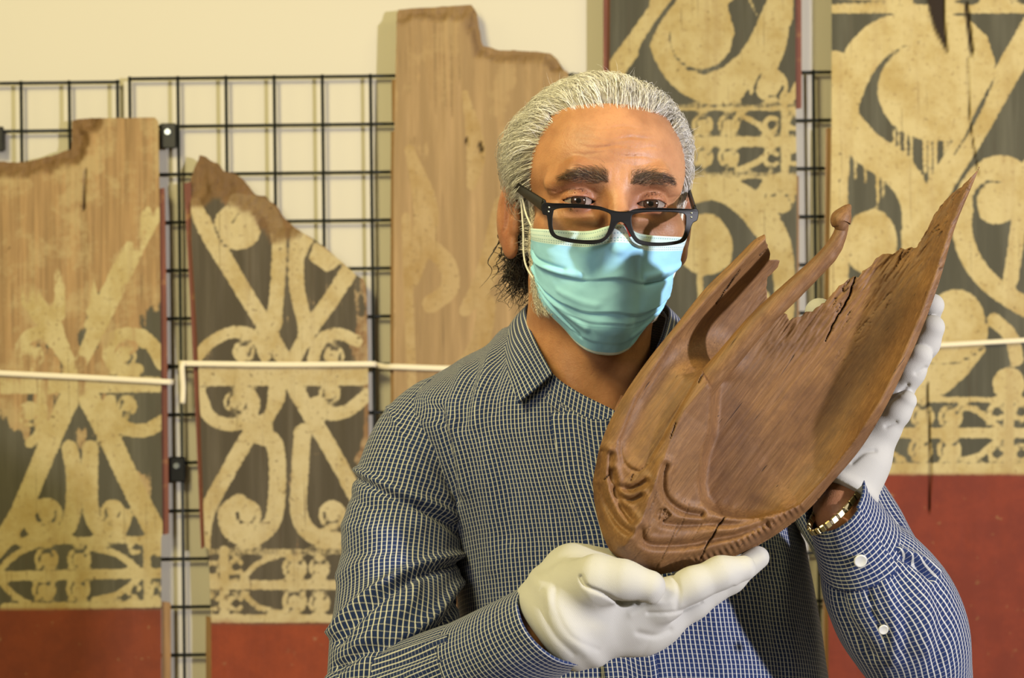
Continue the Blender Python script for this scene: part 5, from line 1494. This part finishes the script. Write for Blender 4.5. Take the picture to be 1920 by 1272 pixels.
# ---------------------------------------------------------------- link bracelet
M_gold = plain('pale_gold_metal', C(186, 170, 124), 0.3, 1.0, 0.5, 0.04, 400)
M_link_dark = plain('dark_link_pin', C(60, 52, 36), 0.4, 0.8)
bc = W(1572, 940, 1.396)
bA = W(1621, 906, 1.396) - bc; bB = W(1548, 988, 1.364) - bc
brace = thing('bracelet', bc - np.array([0, 0, 0.02]), 'pale gold link bracelet on the raised wrist', 'bracelet')
nl = 30; lm = None
bn = np.cross(bA, bB); bn /= np.linalg.norm(bn)
for i in range(nl):
    a = 2 * np.pi * i / nl
    c_ = bc + math.cos(a) * bA + math.sin(a) * bB
    tg = -math.sin(a) * bA + math.cos(a) * bB; tl = np.linalg.norm(tg); tg = tg / tl
    ro = np.cross(bn, tg)
    R_ = np.stack([tg, ro, np.cross(tg, ro)], 1)
    V, F = box((0, 0, 0), (tl * 2 * np.pi / nl * 0.88, 0.0024, 0.0058), bevel=0.0008)
    b1 = put('link', V @ R_.T + c_, F, M_gold, brace, smooth=False)
    c2 = c_ + tg * tl * np.pi / nl
    V, F = box((0, 0, 0), (tl * 2 * np.pi / nl * 0.35, 0.0015, 0.0040), bevel=0.0004)
    put('pin', V @ R_.T + c2, F, M_link_dark, b1, smooth=False)

# ---------------------------------------------------------------- surgical mask
def mask_radius(TH, Z):
    sh = TH.shape; th_, z_ = TH.ravel(), Z.ravel()
    r = np.full(th_.shape, 135.0)
    sdf = lambda p: head_sd(p)
    for _ in range(45):
        p = np.stack([r * np.sin(th_), 8 + r * np.cos(th_), z_], 1)
        r = r - np.clip(sdf(p), -3, 8) * 0.7
    return np.clip(r, 40, None).reshape(sh)
nu, nv_ = 141, 96
uu = np.linspace(-1, 1, nu)
THm = uu * math.radians(77)
ztop = -27.5 + 7.5 * np.exp(-(uu / 0.16) ** 2) - 1.5 * uu + 1.0 * np.abs(uu)
zbot = -133 + 50 * np.abs(uu) ** 2.3 - 2.0 * uu
vv_ = np.linspace(0, 1, nv_)
Zm = ztop[None] + (zbot - ztop)[None] * vv_[:, None]
TM = np.broadcast_to(THm[None], Zm.shape)
r0 = mask_radius(TM, Zm)
def hull_rows(z, r):
    """taut envelope of r over z (z decreasing)"""
    idx = [0]
    for i in range(1, len(z)):
        while len(idx) >= 2:
            a, b = idx[-2], idx[-1]
            if (r[b] - r[a]) * (z[a] - z[i]) <= (r[i] - r[a]) * (z[a] - z[b]): idx.pop()
            else: break
        idx.append(i)
    return np.interp(-z, -z[idx], r[idx])
rm = np.stack([hull_rows(Zm[:, j], r0[:, j]) for j in range(nu)], 1)
for _ in range(30): rm[:, 1:-1] = np.maximum(0.25 * rm[:, :-2] + 0.5 * rm[:, 1:-1] + 0.25 * rm[:, 2:], r0[:, 1:-1])
for _ in range(6): rm[1:-1] = 0.25 * rm[:-2] + 0.5 * rm[1:-1] + 0.25 * rm[2:]
# belly of the cloth, pleats and pulls
belly = 5.0 * np.sin(np.pi * np.clip(vv_, 0, 1))[:, None] * np.clip(1 - uu ** 2, 0, 1)[None]
rm = np.maximum(rm, r0) + 2.2 + belly
U2, V2_ = np.meshgrid(uu, vv_)
def pleat(vc, amp, bend):
    q = V2_ - vc - bend * U2 ** 2
    return amp * (smoothstep(-0.004, 0.004, q) * np.exp(-np.clip(q, 0, 1) / 0.10) - 0.35 * np.exp(-(q / 0.05) ** 2) * (q < 0))
rm = rm - pleat(0.40, 2.2, -0.03) - pleat(0.66, 2.2, -0.05) - pleat(0.74, 1.0, -0.06) - pleat(0.90, 1.2, -0.10)
for (u0, v0, u1, v1, w, a_) in ((-0.98, 0.62, -0.25, 0.80, 0.030, 3.0), (-0.98, 0.70, -0.35, 0.88, 0.022, -2.4), (-0.95, 0.40, -0.30, 0.36, 0.025, 2.2), (-0.9, 0.30, -0.45, 0.34, 0.022, -1.8), (0.30, 0.40, 0.95, 0.36, 0.022, -3.0), (0.28, 0.34, 0.9, 0.28, 0.030, 2.2), (0.95, 0.66, 0.30, 0.86, 0.030, 2.6), (0.98, 0.76, 0.45, 0.92, 0.024, -2.2), (-0.16, 0.10, -0.22, 0.36, 0.035, -1.6), (0.17, 0.10, 0.22, 0.36, 0.035, -1.8), (0.22, 0.5, 0.26, 0.72, 0.04, -1.4), (-0.5, 0.55, -0.15, 0.60, 0.03, 1.4)):
    q = seg_dist(U2 * 0.75, V2_, [(u0 * 0.75, v0), (u1 * 0.75, v1)])
    rm = rm + a_ * np.exp(-(q / w) ** 2)
rm = rm + 0.5 * fbm(U2 * 6, V2_ * 7, 4, 3)
Pm = hw(rm * np.sin(TM), 8 + rm * np.cos(TM), Zm)
def mask_material():
    t = NT('blue_mask_cloth')
    uv = t.n('ShaderNodeUVMap', uv_map='uv').outputs[0]; s = t.sep(uv)
    u_, v_ = s[0], s[1]
    fib = t.noise(t.coord(), 1300, 3); soft = t.noise(t.coord(), 40, 3)
    blue = t.mix(soft, C(142, 202, 232), C(160, 216, 244))
    pale = C(206, 228, 228)
    c = t.mix(t.step(v_, 0.125, 0.135), pale, blue)
    du_ = t.step(t.math('FRACT', t.math('MULTIPLY', u_, 52.0)), 0.40, 0.52)
    dots = None
    for vi in (0.022, 0.062, 0.098, 0.118):
        l = t.math('MULTIPLY', t.step(t.math('ABSOLUTE', t.math('SUBTRACT', v_, vi)), 0.0062, 0.0038), du_)
        dots = l if dots is None else t.math('MAXIMUM', dots, l)
    au = t.math('ABSOLUTE', u_)
    edge = t.math('MULTIPLY', t.step(au, 0.885, 0.895), t.step(v_, 0.16, 0.17))
    gridd = t.math('MULTIPLY', t.step(t.math('FRACT', t.math('MULTIPLY', u_, 62.0)), 0.45, 0.6), t.step(t.math('FRACT', t.math('MULTIPLY', v_, 44.0)), 0.45, 0.6))
    dots = t.math('MAXIMUM', dots, t.math('MULTIPLY', edge, gridd))
    c = t.mix(t.math('MULTIPLY', dots, 0.6), c, C(86, 150, 168))
    seam = t.step(t.math('ABSOLUTE', t.math('SUBTRACT', v_, 0.775)), 0.004, 0.002)
    c = t.mix(t.math('MULTIPLY', seam, 0.25), c, C(60, 140, 170))
    c = t.mix(t.step(v_, 0.972, 0.978), c, C(214, 226, 222))
    h = t.math('SUBTRACT', t.math('MULTIPLY', fib, 0.5), dots)
    return t.fin(c, 0.75, t.bump(h, 0.25, 0.0006), Specular_IOR_Level=0.25, Subsurface_Weight=0.0)
M_mask = mask_material()
mask = thing('surgical_mask', Pm.reshape(-1, 3).min(0), 'pale blue pleated surgical mask over nose and mouth', 'face mask')
o = put('cloth', Pm.reshape(-1, 3), grid_faces(nv_, nu), M_mask, mask, uv=np.stack([U2.ravel(), V2_.ravel()], 1)); solidify(o, 0.0007)
o.modifiers[0].offset = 0
# elastic loops
M_loop = plain('white_elastic', C(236, 232, 220), 0.8, 0, 0.3, 0.02, 600)
def along_face(pts, off, n=40):
    P_ = catmull(np.array(pts, float), n)
    for _ in range(8):
        d = head_sd(P_); g = grad(head_sd, P_, 0.6); k_ = d < off
        P_ = P_ + g * ((off - d) * k_)[:, None] * 0.8
    return hw(P_[:, 0], P_[:, 1], P_[:, 2])
for s, j in ((-1, 0), (1, nu - 1)):
    i_t, i_b = 4, nv_ - 5
    a0_ = np.array([rm[i_t, j] * np.sin(THm[j]), 8 + rm[i_t, j] * np.cos(THm[j]), Zm[i_t, j]])
    a1_ = np.array([rm[i_b, j] * np.sin(THm[j]), 8 + rm[i_b, j] * np.cos(THm[j]), Zm[i_b, j]])
    up_ = [a0_ - np.array([s * 3, -2, 2]), (s * 69, 16, -14), (s * 73, 10, 2), (s * 77, 2, 14), (s * 80, -12, 18)]
    dn_ = [a1_ - np.array([s * 3, -2, -2]), (s * 68, 12, -56), (s * 71, 10, -24), (s * 74, 6, 2), (s * 79, -4, 17)]
    for pts in (up_, dn_):
        V, F = tube(along_face(pts, 1.4), 0.0009, 8, True)
        put('ear_loop', V, F, M_loop, mask)

# ---------------------------------------------------------------- eyeglasses
def flat_shape(name, loops, extrude, bevel):
    """solid from 2-D outlines with holes (pixels); returns mesh verts (px, py, depth) and faces"""
    cu = bpy.data.curves.new(name, 'CURVE'); cu.dimensions = '2D'; cu.fill_mode = 'BOTH'
    cu.extrude = extrude; cu.bevel_depth = bevel; cu.bevel_resolution = 3
    for L in loops:
        Pc = catmull(np.vstack([L[-1:], L, L[:2]]), (len(L) + 2) * 5 + 1)[5:-5]
        sp = cu.splines.new('POLY'); sp.points.add(len(Pc) - 1); sp.use_cyclic_u = True
        for q_, p_ in zip(sp.points, Pc): q_.co = (p_[0], -p_[1], 0, 1)
    ob = bpy.data.objects.new(name, cu); COL.objects.link(ob)
    dg = bpy.context.evaluated_depsgraph_get()
    me = bpy.data.meshes.new_from_object(ob.evaluated_get(dg))
    V = np.array([v.co[:] for v in me.vertices]); F = [tuple(p.vertices) for p in me.polygons]
    bpy.data.objects.remove(ob); bpy.data.curves.remove(cu); bpy.data.meshes.remove(me)
    return V, F
zg = lambda L: np.array([(960 + x / 5.189, 290 + y / 5.189) for x, y in L])
G_OUT = zg([(300, 480), (400, 479), (560, 483), (700, 490), (850, 510), (960, 545), (1060, 562), (1140, 556), (1200, 537), (1350, 522), (1600, 530), (1740, 536), (1803, 542), (1800, 630), (1758, 660), (1735, 710), (1705, 795), (1660, 848), (1550, 875), (1400, 885), (1280, 875), (1210, 848), (1160, 780), (1115, 695), (1082, 658), (1040, 652), (1008, 685), (962, 765), (905, 828), (850, 855), (760, 867), (600, 855), (480, 830), (402, 795), (366, 735), (350, 620), (338, 585), (302, 570)])
G_L = zg([(395, 570), (415, 530), (520, 513), (700, 517), (850, 532), (945, 565), (968, 605), (955, 690), (925, 770), (880, 820), (800, 838), (650, 835), (500, 810), (425, 782), (393, 720), (388, 640)])
G_R = zg([(1160, 600), (1195, 572), (1300, 555), (1450, 550), (1620, 560), (1688, 582), (1698, 640), (1690, 720), (1665, 800), (1620, 840), (1500, 860), (1380, 862), (1270, 845), (1210, 810), (1175, 740), (1158, 665)])
def glass_D(px): 
    q = (np.asarray(px, float) - 1160)
    return 1.4205 + q * 0.4456e-3 * math.sin(math.radians(7)) + 0.007 * (q / 145) ** 2
def glass_place(V, off=0.0):
    return W(V[:, 0], -V[:, 1], glass_D(V[:, 0]) - V[:, 2] * 0.4456e-3 + off)
t = NT('black_acetate'); M_frame = t.fin(t.mix(t.noise(t.coord(), 200, 3), C(10, 9, 9), C(16, 14, 13)), 0.42, None, Specular_IOR_Level=0.22)
M_red = plain('red_translucent_acetate', C(176, 44, 34), 0.3)
tl_ = NT('clear_lens'); tl_.t.nodes.remove(tl_.p)
tr = tl_.n('ShaderNodeBsdfTransparent'); gl = tl_.n('ShaderNodeBsdfGlossy'); gl.inputs['Roughness'].default_value = 0.02
fre = tl_.n('ShaderNodeFresnel'); fre.inputs[0].default_value = 1.45
mx_ = tl_.n('ShaderNodeMixShader'); tl_.t.links.new(fre.outputs[0], mx_.inputs[0]); tl_.t.links.new(tr.outputs[0], mx_.inputs[1]); tl_.t.links.new(gl.outputs[0], mx_.inputs[2]); tl_.t.links.new(mx_.outputs[0], tl_.out.inputs[0])
tr.inputs[0].default_value = (0.96, 0.97, 0.96, 1)
M_lens = tl_.m
V, F = flat_shape('g', [G_OUT, G_L, G_R], 2.2, 1.3)
Vw = glass_place(V)
spec = thing('eyeglasses', Vw.min(0), 'black rectangular eyeglasses low on the nose', 'glasses')
fr_o = put('frame_front', Vw, F, M_frame, spec, smooth=False)
for Lp in (G_L, G_R):
    cL = Lp.mean(0); Lq = cL + (Lp - cL) * 1.02
    V, F = flat_shape('l', [Lq], 0.8, 0.0)
    put('lens', glass_place(V), F, M_lens, spec, smooth=False)
# red inner edge of the nose bridge
for pts in ([(990, 700), (965, 748), (930, 795)], [(1092, 672), (1120, 720), (1155, 800)]):
    q = catmull(zg(pts), 14)
    V, F = tube(W(q[:, 0], q[:, 1], glass_D(q[:, 0]) + 0.0035), 0.0009, 8, True, flat=0.0026)
    put('nose_pad', V, F, M_red, spec)
for (hx, hy) in ((361, 515), (357, 556), (1747, 570), (1746, 611)):
    c_ = zg([(hx, hy)])[0]; D_ = float(glass_D(c_[0])) - 0.0017
    V, F = tube([W(c_[0], c_[1], D_ + 0.001), W(c_[0], c_[1], D_ - 0.0004)], [0.00105, 0.0008], 10)
    put('rivet', V, F, M_steel, fr_o)
for s, (hx, hy) in ((-1, (1021, 387)), (1, (1303, 398))):
    a_ = W(hx, hy, float(glass_D(hx)) + 0.003)
    q = np.vstack([a_[None], hw(*np.array([(s * 76, 60, -10), (s * 78, 25, 4), (s * 79.5, 2, 13), (s * 80, -12, 15), (s * 79, -26, 4), (s * 77, -36, -14)]).T)])
    q[1] = 0.62 * a_ + 0.38 * q[3]; q[2] = 0.28 * a_ + 0.72 * q[3]
    P_ = catmull(q, 40)
    V, F = tube(P_, np.interp(np.arange(40), [0, 8, 26, 39], [0.0058, 0.0048, 0.0036, 0.0028]), 10, True, flat=0.0017, up=(0, 0, 1))
    put('temple', V, F, M_frame, spec)

for _o in bpy.data.objects:
    if '_w' in _o: del _o['_w']
